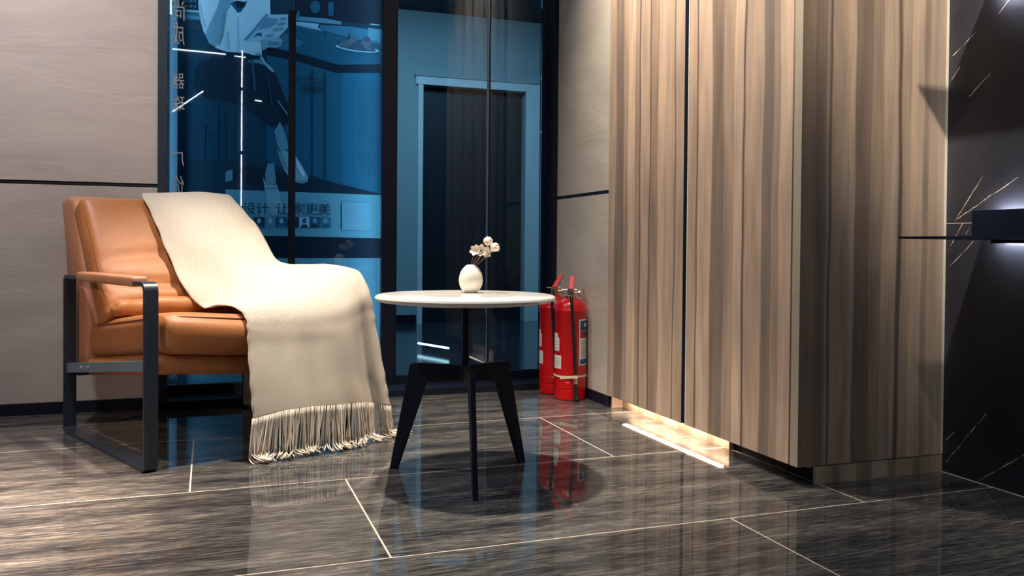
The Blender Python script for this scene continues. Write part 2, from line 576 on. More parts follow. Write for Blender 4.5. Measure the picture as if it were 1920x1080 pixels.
def empty(name, loc, label, cat, group=None, rotz=0.0):
    o = bpy.data.objects.new(name, None)
    o.empty_display_size = 0.1
    COL.objects.link(o)
    o.location = loc
    o.rotation_euler = (0, 0, rotz)
    return tag(o, label, cat, group)

def tag(o, label, cat, group=None):
    o['label'] = label
    o['category'] = cat
    if group:
        o['group'] = group
    return o

def structure(o):
    o['kind'] = 'structure'
    return o

def stuff(o):
    o['kind'] = 'stuff'
    return o

def uv_box(name, x0, x1, y0, y1, z0, z1, mats, parent, across, face_mat=None):
    """box whose UV is (fraction across the given axis, height in metres)"""
    mb = MB().box(x0, x1, y0, y1, z0, z1)
    o = mb.build(name, mats, parent)
    me = o.data
    l = me.uv_layers.new(name='UVMap')
    lo, hi = (x0, x1) if across == 0 else (y0, y1)
    for lp in me.loops:
        c = me.vertices[lp.vertex_index].co
        l.data[lp.index].uv = ((c[across] - lo) / (hi - lo), c.z)
    if face_mat:
        for p in me.polygons:
            p.material_index = face_mat(p.normal)
    return o

def text_mesh(name, body, size, mat, parent, origin, ux, uy, extrude=0.0004, width=None):
    """flat lettering: origin is the baseline's left end, ux / uy the writing and up directions"""
    cu = bpy.data.curves.new('lettering_curve', 'FONT')
    cu.body = body
    cu.size = size
    cu.extrude = extrude
    cu.resolution_u = 3
    tmp = bpy.data.objects.new('lettering_tmp', cu)
    COL.objects.link(tmp)
    dg = bpy.context.evaluated_depsgraph_get()
    dg.update()
    me = bpy.data.meshes.new_from_object(tmp.evaluated_get(dg))
    bpy.data.objects.remove(tmp)
    bpy.data.curves.remove(cu)
    xs = [v.co.x for v in me.vertices] or [0, 1]
    k = 1.0
    if width:
        k = width / max(1e-6, max(xs) - min(xs))
    x0 = min(xs)
    ux, uy, og = Vector(ux), Vector(uy), Vector(origin)
    uz = ux.cross(uy)
    for v in me.vertices:
        c = v.co.copy()
        v.co = og + ux * ((c.x - x0) * k) + uy * c.y + uz * c.z
    me.materials.clear()
    me.materials.append(mat)
    o = bpy.data.objects.new(name, me)
    COL.objects.link(o)
    if parent:
        o.parent = parent
    return o

# ================================================================== STRUCTURE
# floor: pale grout bed with polished dark tiles, laid in a half-running bond
YB, YG, XN, XS = -0.75, 3.478, 1.959, 1.477
floor = structure(box('floor', -2.6, 2.4, YB, 3.70, -0.06, -0.0002, GROUT))
PX, PY, GAP = 1.187, 0.603, 0.0042
tile_me = {}
def tile(x0, x1, y0, y1):
    w, d = round(x1 - x0, 4), round(y1 - y0, 4)
    if (w, d) not in tile_me:
        o = box('tile', 0, w, 0, d, -0.012, 0.0, TILE, floor)
        tile_me[(w, d)] = o.data
    else:
        o = bpy.data.objects.new('tile', tile_me[(w, d)])
        COL.objects.link(o)
        o.parent = floor
    o.location = (x0, y0, 0)
for k in range(-5, 4):
    ya, yb = 1.679 + PY * k, 1.679 + PY * (k + 1)
    ya, yb = max(ya, YB + 0.004), min(yb, 3.474)
    if yb - ya < 0.05:
        continue
    off = 0.3465 if k % 2 == 0 else -0.044
    for j in range(-4, 4):
        xa, xb = off + PX * j, off + PX * (j + 1)
        if xb < -2.55 or xa > 2.2:
            continue
        # the niche wall and the cabinet stop the tiling on the right
        if ya < 1.846:
            lim = XN - 0.006
        else:
            lim = 2.35
        xb2 = min(xb, lim)
        if xb2 - xa < 0.05:
            continue
        tile(xa + GAP / 2, xb2 - GAP / 2, ya + GAP / 2, yb - GAP / 2)

# stone walls with a metal strip at 0.84 m
def stone_wall(name, x0, x1, y0, y1, face, mat, thick=0.02):
    if face == 'y':      # faces -y, plane at y0
        core = structure(box(name, x0, x1, y0 + thick, y1, 0, 2.5, GAPM))
        b = lambda n, z0, z1, d, mt: box(n, x0, x1, y0 + d, y0 + thick, z0, z1, mt, core)
    else:                # faces -x, plane at x0
        core = structure(box(name, x0 + thick, x1, y0, y1, 0, 2.5, GAPM))
        b = lambda n, z0, z1, d, mt: box(n, x0 + d, x0 + thick, y0, y1, z0, z1, mt, core)
    b('stone_panel', 0.043, 0.8365, 0.0, mat)
    b('stone_panel', 0.8505, 2.5, 0.0, mat)
    b('joint_strip', 0.840, 0.8475, 0.003, STRIP)
    return core
wall_left = stone_wall('wall_left', -2.6, -0.183, YG, 3.70, 'y', STONE_L)
wall_right = stone_wall('wall_right', XS, 1.62, 2.99, 3.70, 'x', STONE_R)
structure(box('baseboard_left', -2.6, -0.183, YG - 0.006, YG, 0.0, 0.042, NAVY))
structure(box('baseboard_right', XS - 0.006, XS, 2.995, 3.47, 0.0, 0.042, NAVY))

# niche wall of black marble, two slabs with a pale joint
niche = structure(box('wall_niche', XN + 0.012, XN + 0.12, YB, 3.5, 0, 2.5, GROUT))
box('marble_slab', XN, XN + 0.012, YB, 1.9, 0.0, 0.7002, MARBLE, niche)
box('marble_slab', XN, XN + 0.012, YB, 1.9, 0.7018, 2.5, MARBLE, niche)
box('joint_strip', XN - 0.0003, XN + 0.012, YB, 1.9, 0.7002, 0.7018, GROUT, niche)

structure(box('wall_back', -2.6, XN + 0.12, YB - 0.1, YB, 0, 2.5, BACK))
structure(box('wall_side', -2.7, -2.6, YB - 0.1, 3.70, 0, 2.5, BACK))
structure(box('ceiling', -2.7, 2.1, YB - 0.1, 3.70, 2.5, 2.56, CEIL))

# ------------------------------------------------ glass partition
win = structure(box('window_1', -0.183, XS, 3.448, 3.70, 0.0, 0.028, NAVY))     # sill plinth carries the rest
GX = [(-0.150, 0.325), (0.330, 0.691), (0.759, 1.169), (1.182, 1.428)]
for (a, b_) in GX:
    box('glass_pane', a, b_, 3.615, 3.625, 0.066, 2.49, GLASS, win)
    box('bottom_rail', a, b_, 3.600, 3.640, 0.028, 0.065, NAVY, win, 0.002)
box('jamb', -0.183, -0.150, 3.470, 3.70, 0.028, 2.5, FRAME, win)
box('mullion', 0.693, 0.755, 3.595, 3.65, 0.028, 2.5, NAVY, win, 0.002)
box('mullion_edge', 0.7553, 0.7575, 3.592, 3.652, 0.028, 2.5, STRIP, win)
box('jamb', 1.455, XS, 3.538, 3.70, 0.028, 2.5, NAVY, win)
box('side_panel', 1.429, 1.4548, 3.612, 3.64, 0.028, 2.5, plain('dark_gloss_panel', (0.006, 0.012, 0.028), 0.06, noise=0.1), win)
box('pane_edge', 1.1700, 1.1722, 3.610, 3.632, 0.028, 2.49, plain('blue_steel_edge', (0.18, 0.30, 0.40), 0.3, 0.7, noise=0.1), win)
box('pane_gasket', 1.1726, 1.1815, 3.612, 3.630, 0.028, 2.49, NAVY, win)
box('patch_lock', 1.130, 1.160, 3.594, 3.599, 0.040, 0.050, STEEL, win)
hb = MB().box(0.303, 0.331, 3.558, 3.570, 0.10, 1.575)
for z in (0.25, 1.40):
    hb.tube([(0.317, 3.570, z), (0.317, 3.614, z)], 0.008, 10)
hb.build('pull_handle', GAPM, win, False)

# ------------------------------------------------ corridor beyond the glass
structure(box('floor_corridor', -1.5, 4.2, 3.70, 8.2, -0.06, 0.0, CORFLOOR))
cw = MB()
cw.box(-1.5, 1.600, 6.62, 6.74, 0, 2.48).box(2.470, 4.2, 6.62, 6.74, 0, 2.48).box(1.600, 2.470, 6.62, 6.74, 1.90, 2.48)
structure(cw.build('wall_corridor', PAINT))
structure(box('wall_corridor_end', 4.2, 4.3, 3.70, 8.2, 0, 2.5, BACK))
structure(box('wall_corridor_side', -1.6, -1.5, 3.70, 8.2, 0, 2.5, PAINT))
structure(box('ceiling_corridor', -1.6, 4.3, 3.70, 8.2, 2.48, 2.56, BACK))
structure(box('baseboard_corridor', -1.5, 1.55, 6.60, 6.62, 0, 0.07, NAVY))
door = structure(box('doorway_1', 1.602, 2.468, 6.70, 6.735, 0.002, 1.898, DARKROOM))  # dark sheet standing in for the unlit interior of the open doorway
box('door_frame', 1.560, 1.600, 6.605, 6.62, 0, 1.94, PAINT2, door)
box('door_frame', 2.470, 2.60, 6.600, 6.62, 0, 1.90, PAINT2, door)
box('door_frame', 1.540, 2.64, 6.600, 6.62, 1.90, 1.965, PAINT2, door)
box('frame_cap', 1.530, 2.66, 6.590, 6.62, 1.965, 1.985, PAINT, door)

# ------------------------------------------------ poster just behind the glass
PRINTC = {'ink': (0.008, 0.04, 0.068), 'black': (0.006, 0.013, 0.028), 'dim': (0.0086, 0.0576, 0.1008), 'shade': (0.017, 0.115, 0.19),
          'mid': (0.05, 0.20, 0.30), 'teal': (0.0153, 0.119, 0.1955), 'blue': (0.0136, 0.1403, 0.2295), 'grey': (0.14, 0.32, 0.42),
          'light': (0.42, 0.60, 0.70), 'white': (0.78, 0.86, 0.92), 'skin': (0.27, 0.45, 0.55), 'code': (0.24, 0.44, 0.53), 'skin2': (0.20, 0.37, 0.46),
          'shoe': (0.40, 0.56, 0.64), 'page': (0.50, 0.66, 0.76), 'skirt': (0.010, 0.026, 0.050), 'bar': (0.19, 0.42, 0.50),
          'panel': (0.17, 0.36, 0.44), 'pale': (0.34, 0.56, 0.66), 'shadow2': (0.0064, 0.024, 0.0464), 'food': (0.05, 0.085, 0.13),
          'food2': (0.10, 0.14, 0.18)}
PRINT = [
('ink', [(-0.152,1.687),(0.748,1.785),(0.756,0.564),(-0.149,0.567)]),
('dim', [(-0.151,1.544),(0.005,1.568),(0.037,1.439),(0.133,1.425),(0.456,1.416),(0.459,0.891),(0.368,0.889),(0.146,0.984),(-0.13,0.972),(-0.15,0.971)]),
('mid', [(-0.106,1.592),(-0.031,1.6),(-0.031,1.56),(-0.106,1.553)]),
('black', [(0.319,1.738),(0.748,1.785),(0.75,1.611),(0.548,1.611),(0.349,1.62)]),
('grey', [(0.349,1.615),(0.478,1.618),(0.548,1.611),(0.548,1.597),(0.349,1.597)]),
('light', [(0.349,1.592),(0.451,1.592),(0.446,1.573),(0.483,1.568),(0.451,1.56),(0.349,1.578)]),
('mid', [(0.455,1.588),(0.595,1.592),(0.75,1.583),(0.75,1.521),(0.666,1.532),(0.456,1.565)]),
('grey', [(0.666,1.594),(0.75,1.592),(0.75,1.535),(0.666,1.542)]),
('shade', [(0.231,1.572),(0.349,1.578),(0.75,1.521),(0.751,1.44),(0.539,1.42),(0.349,1.458),(0.231,1.471)]),
('mid', [(0.231,1.535),(0.331,1.531),(0.387,1.503),(0.331,1.464),(0.231,1.478)]),
('black', [(0.231,1.471),(0.349,1.458),(0.539,1.42),(0.751,1.437),(0.751,1.401),(0.535,1.383),(0.349,1.424),(0.231,1.439)]),
('shade', [(0.231,1.437),(0.349,1.422),(0.535,1.38),(0.537,0.894),(0.459,0.891),(0.233,0.987)]),
('dim', [(0.415,1.39),(0.429,1.391),(0.431,0.926),(0.417,0.925)]),
('dim', [(0.468,1.387),(0.484,1.388),(0.486,0.916),(0.47,0.915)]),
('blue', [(0.535,1.383),(0.751,1.399),(0.754,0.85),(0.537,0.894)]),
('shade', [(0.535,1.383),(0.554,1.384),(0.556,0.888),(0.537,0.894)]),
('teal', [(0.601,1.352),(0.751,1.363),(0.754,0.901),(0.603,0.92)]),
('blue', [(0.605,1.348),(0.751,1.358),(0.754,0.906),(0.608,0.925)]),
('teal', [(0.627,1.323),(0.751,1.332),(0.754,0.925),(0.629,0.944)]),
('ink', [(0.333,0.934),(0.436,0.926),(0.537,0.894),(0.754,0.85),(0.368,0.849),(0.081,0.855),(-0.119,0.862),(-0.119,0.884)]),
('shadow2', [(0.081,0.891),(0.124,0.96),(0.551,0.894),(0.754,0.85),(0.368,0.849)]),
('grey', [(0.066,0.931),(0.094,0.943),(0.094,0.896),(0.066,0.888)]),
('bar', [(0.066,0.856),(0.754,0.85),(0.755,0.656),(0.067,0.664)]),
('pale', [(0.715,0.849),(0.754,0.85),(0.755,0.656),(0.717,0.655)]),
('black', [(-0.149,0.66),(0.755,0.656),(0.756,0.564),(-0.149,0.567)]),
('panel', [(-0.178,0.564),(0.756,0.567),(0.759,0.017),(-0.177,0.024)]),
('pale', [(0.717,0.567),(0.756,0.567),(0.759,0.017),(0.72,0.018)]),
('skirt', [(0.02,1.429),(0.101,1.438),(0.214,1.433),(0.218,1.416),(0.267,1.365),(0.31,1.255),(0.348,1.212),(0.333,1.162),(0.295,1.128),(0.244,1.134),(0.167,1.2),(0.08,1.229),(-0.022,1.24),(-0.055,1.276),(-0.043,1.332),(-0.001,1.398)]),
('grey', [(0.153,1.406),(0.183,1.415),(0.214,1.415),(0.254,1.386),(0.267,1.365),(0.256,1.368),(0.225,1.393),(0.192,1.4),(0.162,1.397)]),
('light', [(0.201,1.428),(0.214,1.429),(0.227,1.407),(0.263,1.367),(0.252,1.368),(0.221,1.398)]),
('skin2', [(0.288,1.155),(0.301,1.128),(0.317,1.078),(0.324,1.042),(0.3,1.022),(0.279,1.047),(0.264,1.112)]),
('shoe', [(0.275,1.044),(0.286,1.022),(0.306,1.032),(0.349,1.02),(0.381,0.97),(0.408,0.92),(0.406,0.899),(0.381,0.891),(0.345,0.899),(0.309,0.94),(0.286,0.99)]),
('skin2', [(0.238,0.974),(0.264,0.975),(0.269,0.931),(0.273,0.888),(0.251,0.878),(0.229,0.884),(0.227,0.93)]),
('shoe', [(0.218,0.914),(0.233,0.88),(0.276,0.883),(0.287,0.847),(0.3,0.794),(0.296,0.759),(0.261,0.747),(0.238,0.777),(0.227,0.85)]),
('white', [(-0.046,1.698),(0.244,1.73),(0.246,1.614),(0.275,1.585),(0.209,1.488),(0.212,1.433),(0.183,1.431),(0.144,1.439),(0.069,1.437),(0.026,1.449),(0.007,1.47),(-0.01,1.491),(-0.023,1.512),(-0.035,1.555),(-0.042,1.594)]),
('skin', [(0.04,1.652),(0.074,1.669),(0.1,1.654),(0.083,1.629),(0.068,1.605),(0.058,1.56),(0.051,1.519),(0.037,1.477),(0.024,1.454),(-0.001,1.465),(-0.016,1.499),(-0.01,1.526),(0.011,1.573),(0.032,1.624)]),
('shade', [(0.083,1.641),(0.104,1.656),(0.139,1.649),(0.148,1.659),(0.143,1.64),(0.126,1.611),(0.113,1.605),(0.1,1.622)]),
('page', [(0.137,1.493),(0.165,1.525),(0.22,1.607),(0.231,1.615),(0.253,1.612),(0.319,1.619),(0.32,1.566),(0.302,1.542),(0.275,1.512),(0.209,1.492),(0.153,1.489)]),
('skin2', [(0.192,1.541),(0.231,1.597),(0.277,1.597),(0.273,1.576),(0.244,1.555)]),
('shade', [(0.176,1.507),(0.194,1.529),(0.211,1.529),(0.209,1.51),(0.2,1.519)]),
('skin', [(0.205,1.492),(0.22,1.505),(0.249,1.5),(0.282,1.517),(0.298,1.509),(0.293,1.481),(0.271,1.47),(0.242,1.472),(0.214,1.454)]),
('skin2', [(0.236,1.49),(0.284,1.487),(0.28,1.48),(0.236,1.483)]),
('shade', [(0.412,1.663),(0.418,1.682),(0.434,1.691),(0.45,1.685),(0.457,1.665),(0.451,1.644),(0.435,1.633),(0.419,1.64)]),
('shade', [(0.489,1.689),(0.515,1.692),(0.513,1.631),(0.492,1.629)]),
('light', [(0.675,1.614),(0.718,1.613),(0.718,1.608),(0.675,1.609)]),
('shadow2', [(-0.037,1.388),(-0.001,1.398),(0.026,1.337),(0.005,1.258),(-0.037,1.248),(-0.06,1.287),(-0.056,1.353)]),
('mid', [(-0.098,1.637),(-0.052,1.642),(-0.052,1.633),(-0.098,1.629)]),
('mid', [(-0.098,1.618),(-0.052,1.62),(-0.052,1.611),(-0.098,1.609)]),
('light', [(-0.106,1.599),(-0.031,1.6),(-0.031,1.591),(-0.106,1.59)]),
('grey', [(-0.106,1.575),(-0.031,1.576),(-0.031,1.562),(-0.106,1.562)]),
('black', [(-0.085,1.639),(-0.081,1.639),(-0.081,1.608),(-0.085,1.608)]),
('black', [(-0.067,1.641),(-0.063,1.641),(-0.063,1.61),(-0.067,1.61)]),
('ink', [(-0.02,1.209),(-0.015,1.209),(-0.015,0.977),(-0.019,0.977)]),
('ink', [(0.033,1.203),(0.037,1.204),(0.038,0.968),(0.034,0.968)]),
('ink', [(0.061,1.196),(0.065,1.196),(0.066,0.967),(0.062,0.967)]),
('ink', [(0.102,1.185),(0.106,1.185),(0.107,0.964),(0.102,0.964)]),
('dim', [(-0.02,1.218),(0.033,1.21),(0.033,1.091),(0.006,1.09),(-0.019,1.133)]),
('skin2', [(0.058,1.6),(0.068,1.61),(0.06,1.555),(0.054,1.505),(0.039,1.464),(0.032,1.459),(0.045,1.5),(0.053,1.55)]),
('page', [(-0.046,1.63),(-0.035,1.635),(-0.027,1.578),(-0.014,1.535),(-0.021,1.53),(-0.035,1.56)]),
('page', [(0.068,1.52),(0.073,1.521),(0.079,1.449),(0.075,1.449)]),
('page', [(0.109,1.591),(0.113,1.592),(0.118,1.446),(0.114,1.445)]),
('skin', [(0.183,1.44),(0.205,1.446),(0.209,1.433),(0.183,1.431)]),
('grey', [(0.137,1.493),(0.231,1.613),(0.235,1.608),(0.148,1.494)]),
('grey', [(0.284,1.599),(0.313,1.605),(0.313,1.598),(0.284,1.593)]),
('grey', [(0.275,1.576),(0.311,1.584),(0.311,1.577),(0.273,1.569)]),
('grey', [(0.257,1.551),(0.302,1.56),(0.297,1.553),(0.255,1.544)]),
('grey', [(0.227,1.521),(0.262,1.529),(0.258,1.522),(0.224,1.514)]),
('skin2', [(0.242,1.5),(0.284,1.497),(0.282,1.492),(0.244,1.493)]),
('light', [(0.24,1.506),(0.289,1.506),(0.291,1.497),(0.244,1.498)]),
('black', [(0.1,1.651),(0.113,1.657),(0.139,1.653),(0.15,1.661),(0.145,1.645),(0.133,1.63),(0.111,1.628)]),
('shade', [(0.166,1.411),(0.174,1.417),(0.181,1.372),(0.188,1.281),(0.179,1.281),(0.17,1.371)]),
('dim', [(0.232,1.353),(0.241,1.353),(0.259,1.218),(0.25,1.217)]),
('skirt', [(0.312,1.244),(0.332,1.222),(0.339,1.172),(0.321,1.157),(0.308,1.186)]),
('grey', [(0.276,1.242),(0.281,1.246),(0.321,1.189),(0.317,1.184)]),
('skin2', [(0.286,1.04),(0.3,1.013),(0.324,0.95),(0.318,0.945),(0.295,0.978)]),
('white', [(0.356,1.002),(0.385,0.952),(0.395,0.924),(0.381,0.924),(0.358,0.965)]),
('grey', [(0.358,0.893),(0.406,0.899),(0.406,0.906),(0.358,0.902)]),
('skin2', [(0.227,0.868),(0.278,0.874),(0.28,0.865),(0.229,0.859)]),
('mid', [(0.36,1.547),(0.369,1.546),(0.369,1.539),(0.36,1.54)]),
('shade', [(0.483,1.563),(0.488,1.563),(0.488,1.531),(0.483,1.533)]),
('shade', [(0.583,1.563),(0.588,1.563),(0.588,1.521),(0.583,1.52)]),
('mid', [(0.349,1.574),(0.451,1.565),(0.446,1.56),(0.349,1.569)]),
('mid', [(0.349,1.615),(0.364,1.64),(0.369,1.635),(0.364,1.607)]),
('light', [(0.716,1.494),(0.712,1.49),(0.698,1.487),(0.676,1.484),(0.649,1.483),(0.619,1.483),(0.589,1.485),(0.562,1.488),(0.541,1.492),(0.527,1.496),(0.523,1.501),(0.527,1.505),(0.541,1.508),(0.562,1.511),(0.589,1.512),(0.619,1.512),(0.649,1.51),(0.676,1.507),(0.698,1.503),(0.712,1.499)]),
('food', [(0.704,1.495),(0.7,1.492),(0.688,1.489),(0.669,1.488),(0.645,1.487),(0.619,1.488),(0.593,1.49),(0.569,1.493),(0.55,1.496),(0.539,1.499),(0.534,1.503),(0.538,1.506),(0.55,1.508),(0.569,1.51),(0.593,1.51),(0.619,1.509),(0.645,1.508),(0.669,1.505),(0.688,1.502),(0.7,1.498)]),
('food2', [(0.579,1.513),(0.573,1.501),(0.558,1.495),(0.543,1.499),(0.537,1.509),(0.543,1.521),(0.558,1.527),(0.572,1.524)]),
('food2', [(0.605,1.522),(0.598,1.511),(0.583,1.505),(0.569,1.508),(0.562,1.519),(0.568,1.53),(0.583,1.536),(0.598,1.533)]),
('food', [(0.626,1.51),(0.62,1.499),(0.607,1.494),(0.594,1.497),(0.588,1.507),(0.594,1.517),(0.607,1.522),(0.62,1.52)]),
('food2', [(0.619,1.538),(0.613,1.527),(0.6,1.522),(0.586,1.525),(0.581,1.534),(0.586,1.545),(0.6,1.55),(0.613,1.547)]),
('food', [(0.654,1.517),(0.648,1.505),(0.633,1.499),(0.618,1.503),(0.612,1.513),(0.618,1.525),(0.633,1.531),(0.648,1.528)]),
('food2', [(0.678,1.529),(0.672,1.517),(0.657,1.511),(0.642,1.514),(0.635,1.525),(0.641,1.537),(0.656,1.543),(0.672,1.539)]),
('food2', [(0.69,1.511),(0.684,1.5),(0.671,1.495),(0.658,1.498),(0.652,1.508),(0.657,1.518),(0.671,1.523),(0.684,1.52)]),
('food', [(0.678,1.543),(0.673,1.534),(0.661,1.529),(0.65,1.532),(0.645,1.54),(0.649,1.549),(0.661,1.554),(0.673,1.551)]),
('food', [(0.707,1.512),(0.702,1.503),(0.69,1.498),(0.678,1.501),(0.673,1.509),(0.678,1.519),(0.69,1.523),(0.702,1.521)]),
('ink', [(0.181,0.741),(0.223,0.742),(0.223,0.696),(0.181,0.696)]),
('light', [(0.211,0.726),(0.209,0.717),(0.202,0.714),(0.196,0.717),(0.193,0.725),(0.196,0.734),(0.202,0.737),(0.209,0.734)]),
('shade', [(0.186,0.696),(0.192,0.709),(0.212,0.71),(0.219,0.696)]),
('grey', [(0.227,0.742),(0.269,0.743),(0.27,0.697),(0.228,0.696)]),
('light', [(0.258,0.727),(0.255,0.718),(0.248,0.714),(0.242,0.718),(0.239,0.726),(0.242,0.735),(0.248,0.738),(0.255,0.735)]),
('grey', [(0.232,0.696),(0.239,0.71),(0.258,0.71),(0.265,0.697)]),
('shade', [(0.274,0.743),(0.316,0.744),(0.317,0.698),(0.274,0.697)]),
('light', [(0.305,0.727),(0.302,0.719),(0.295,0.715),(0.289,0.719),(0.286,0.727),(0.288,0.736),(0.295,0.739),(0.302,0.736)]),
('mid', [(0.279,0.697),(0.285,0.711),(0.305,0.711),(0.312,0.697)]),
('ink', [(0.323,0.744),(0.366,0.745),(0.366,0.698),(0.323,0.698)]),
('skin', [(0.354,0.728),(0.351,0.72),(0.345,0.716),(0.338,0.719),(0.335,0.728),(0.338,0.736),(0.344,0.74),(0.351,0.737)]),
('ink', [(0.328,0.698),(0.334,0.712),(0.355,0.712),(0.362,0.698)]),
('light', [(0.37,0.745),(0.414,0.746),(0.414,0.699),(0.371,0.698)]),
('shade', [(0.402,0.729),(0.399,0.72),(0.392,0.717),(0.385,0.72),(0.382,0.729),(0.385,0.737),(0.392,0.741),(0.399,0.738)]),
('ink', [(0.375,0.698),(0.382,0.712),(0.402,0.713),(0.409,0.699)]),
('shade', [(0.416,0.746),(0.459,0.746),(0.46,0.7),(0.416,0.699)]),
('skin2', [(0.447,0.73),(0.445,0.721),(0.438,0.718),(0.431,0.721),(0.428,0.729),(0.431,0.738),(0.438,0.742),(0.444,0.738)]),
('ink', [(0.421,0.699),(0.427,0.713),(0.448,0.713),(0.455,0.7)]),
('mid', [(0.462,0.746),(0.506,0.747),(0.506,0.7),(0.462,0.7)]),
('skin2', [(0.493,0.731),(0.491,0.722),(0.484,0.718),(0.477,0.722),(0.474,0.73),(0.477,0.739),(0.484,0.743),(0.491,0.739)]),
('shade', [(0.467,0.7),(0.473,0.714),(0.494,0.714),(0.501,0.7)]),
('code', [(0.554,0.814),(0.68,0.813),(0.68,0.691),(0.555,0.692)]),
]

YP = 3.80
pb = empty('poster', (0.27, YP, 0.0), 'tall blue poster behind the glass showing a seated reader in a white shirt', 'poster')
MB().box(-0.50, 0.44, 0.003, 0.014, 0.0, 1.95).build('backing_board', plain('poster_board', (0.012, 0.05, 0.085), 0.6), pb)
names = list(PRINTC)
mats = [plain('print_' + n, PRINTC[n], 0.55, 0, 0.3) for n in names]
pm = MB()
for i, (n, poly) in enumerate(PRINT):
    y = 0.0025 - 0.00004 * i
    pm.add([(x - 0.27, y, z) for (x, z) in poly], [tuple(range(len(poly)))], names.index(n))
pm.build('print', mats, pb)
LET = plain('poster_lettering', (0.008, 0.030, 0.055), 0.6)
def ptext(body, x0, x1, z, mat=LET):
    h = (x1 - x0) / len(body)
    text_mesh('lettering', body, h, mat, pb, (x0 - 0.27, -0.0035, z + 0.006), (1, 0, 0), (0, 0, 1), 0.0003, x1 - x0)
ptext('设计', 0.135, 0.243, 0.752)
ptext('让', 0.272, 0.325, 0.753)
ptext('家更美', 0.343, 0.506, 0.754)
ptext('乐代言人', 0.354, 0.477, 1.322)
ptext('高圆圆', 0.384, 0.478, 1.284)

# narrow shop lettering seen from inside, stuck on a pale strip by the jamb
sg = empty('window_sign', (-0.123, 3.64, 0.0), 'narrow pale vertical strip with white shop characters beside the left glass edge', 'sign')
MB().box(-0.038, 0.000, 0.115, 0.121, 0.06, 2.3).build('backing_strip', plain('frosted_strip', (0.04, 0.085, 0.115), 0.5, noise=0.1), sg)
MB().box(-0.036, -0.022, 0.109, 0.1145, 1.56, 2.3).build('lit_strip', plain('lit_strip_white', (0.8, 0.88, 0.92), 0.5, noise=0.05), sg)  # white colour stands in for bright light showing beside the jamb
LETW = plain('white_vinyl', (0.85, 0.88, 0.9), 0.6)
for ch, z0, z1 in (('惠', 1.60, 1.70), ('尚', 1.505, 1.59), ('成', 1.41, 1.50), ('器', 1.235, 1.30), ('珠', 1.145, 1.21), ('厂', 0.93, 0.99), ('价', 0.82, 0.895)):
    text_mesh('lettering', ch, (z1 - z0) * 1.05, LETW, sg, (0.030, -0.0258, z0 + 0.008), (-1, 0, 0), (0, 0, 1), 0.0005, 0.046)

# added glowing bar in the corridor, standing in for a reflection in the glass
tag(MB().tube([(1.179, 4.958, 0.040), (1.288, 4.671, 0.040)], 0.006, 8).build('glint_bar', GLINT),
    'short glowing bar added behind the glass in place of a reflected glint', 'light')

# luminous lines on the wall behind the camera; they show as reflections in the glass
def led_line(p0, p1, label, r=0.006):
    a, b_ = Vector((p0[0], YB + 0.012, p0[1])), Vector((p1[0], YB + 0.012, p1[1]))
    o = empty('linear_light', (a + b_) / 2, label, 'light', 'luminous lines reflected in the glass')
    m_ = (a + b_) / 2
    MB().tube([a - m_, b_ - m_], r, 8).build('diffuser', LED_LINE, o)
    d = (b_ - a).normalized() * 0.01
    MB().tube([a - m_ - d, a - m_], r * 1.1, 8).build('end_cap', NAVY, o)
    MB().tube([b_ - m_, b_ - m_ + d], r * 1.1, 8).build('end_cap', NAVY, o)
led_line((0.275, 2.343), (0.273, 2.015), 'upper vertical white light line reflected in the glass before the white shirt')
led_line((0.273, 1.989), (0.272, 1.451), 'middle vertical white light line reflected in the glass before the dark skirt')
led_line((0.272, 1.420), (0.271, 0.958), 'lowest vertical white light line reflected in the glass above the blanket')
led_line((-0.305, 2.311), (0.135, 2.301), 'long nearly level white light line reflected in the glass by the shirt hem')
led_line((0.210, 2.292), (0.308, 2.285), 'short level white light line crossing the vertical one in the glass reflection', 0.004)
led_line((-0.303, 1.765), (-0.050, 1.963), 'slanting white light line reflected low in the left glass pane')
led_line((0.386, 1.911), (0.441, 1.905), 'small white light dash reflected beside the dark skirt', 0.005)

# ================================================================== CABINET
def cab_bands(ys, tones, y_lo, y_hi):
    return [((y - y_lo) / (y_hi - y_lo), t) for y, t in zip(ys, tones)]
D, M_, L, B = (0.42, 0.44, 0.47), (0.66, 0.66, 0.66), 0.92, 1.12
LN = (0.24, 0.25, 0.28)
# bands listed from low coordinate to high
left_b = [(2.433, .86), (2.487, LN), (2.494, .86), (2.56, 1.0), (2.601, .62), (2.655, LN), (2.664, .88), (2.728, LN), (2.738, .7), (2.769, 1.08), (2.828, .74), (2.863, (0.46, .48, .5)), (2.929, .9)]
right_b = [(1.884, 1.15), (1.938, .78), (1.968, (.48, .5, .53)), (2.014, .97), (2.084, .92), (2.093, LN), (2.103, 1.12), (2.15, .76), (2.206, (.46, .46, .46)), (2.269, 1.0), (2.347, LN), (2.356, .82), (2.385, .9)]
end_b = [(1.462, (.50, .49, .48)), (1.503, (.40, .40, .42)), (1.541, .66), (1.552, LN), (1.560, .72), (1.62, .84), (1.636, (.40, .40, .41)), (1.688, .60), (1.73, .84), (1.783, LN), (1.797, .8), (1.83, 1.0), (1.872, (.62, .64, .66)), (1.892, (.86, .89, .92)), (1.925, (.98, 1.0, 1.02)), (1.950, (1.0, 1.0, 1.0))]
WOOD_L = wood('walnut_laminate_left', 1, [((p - 2.433) / .552, t) for p, t in left_b], 1.0)
WOOD_R = wood('walnut_laminate_right', 1, [((p - 1.884) / .519, t) for p, t in right_b], 2.0)
WOOD_E = wood('walnut_laminate_end', 0, [((p - 1.462) / .487, t) for p, t in end_b], 3.0)
WOOD_P = wood('walnut_laminate_plinth', 0, [(0, .8), (.12, .5), (.17, .85), (.3, .55), (.42, .9), (.55, .6), (.63, .8), (.75, .5), (.82, .75), (.95, .9)], 5.0)
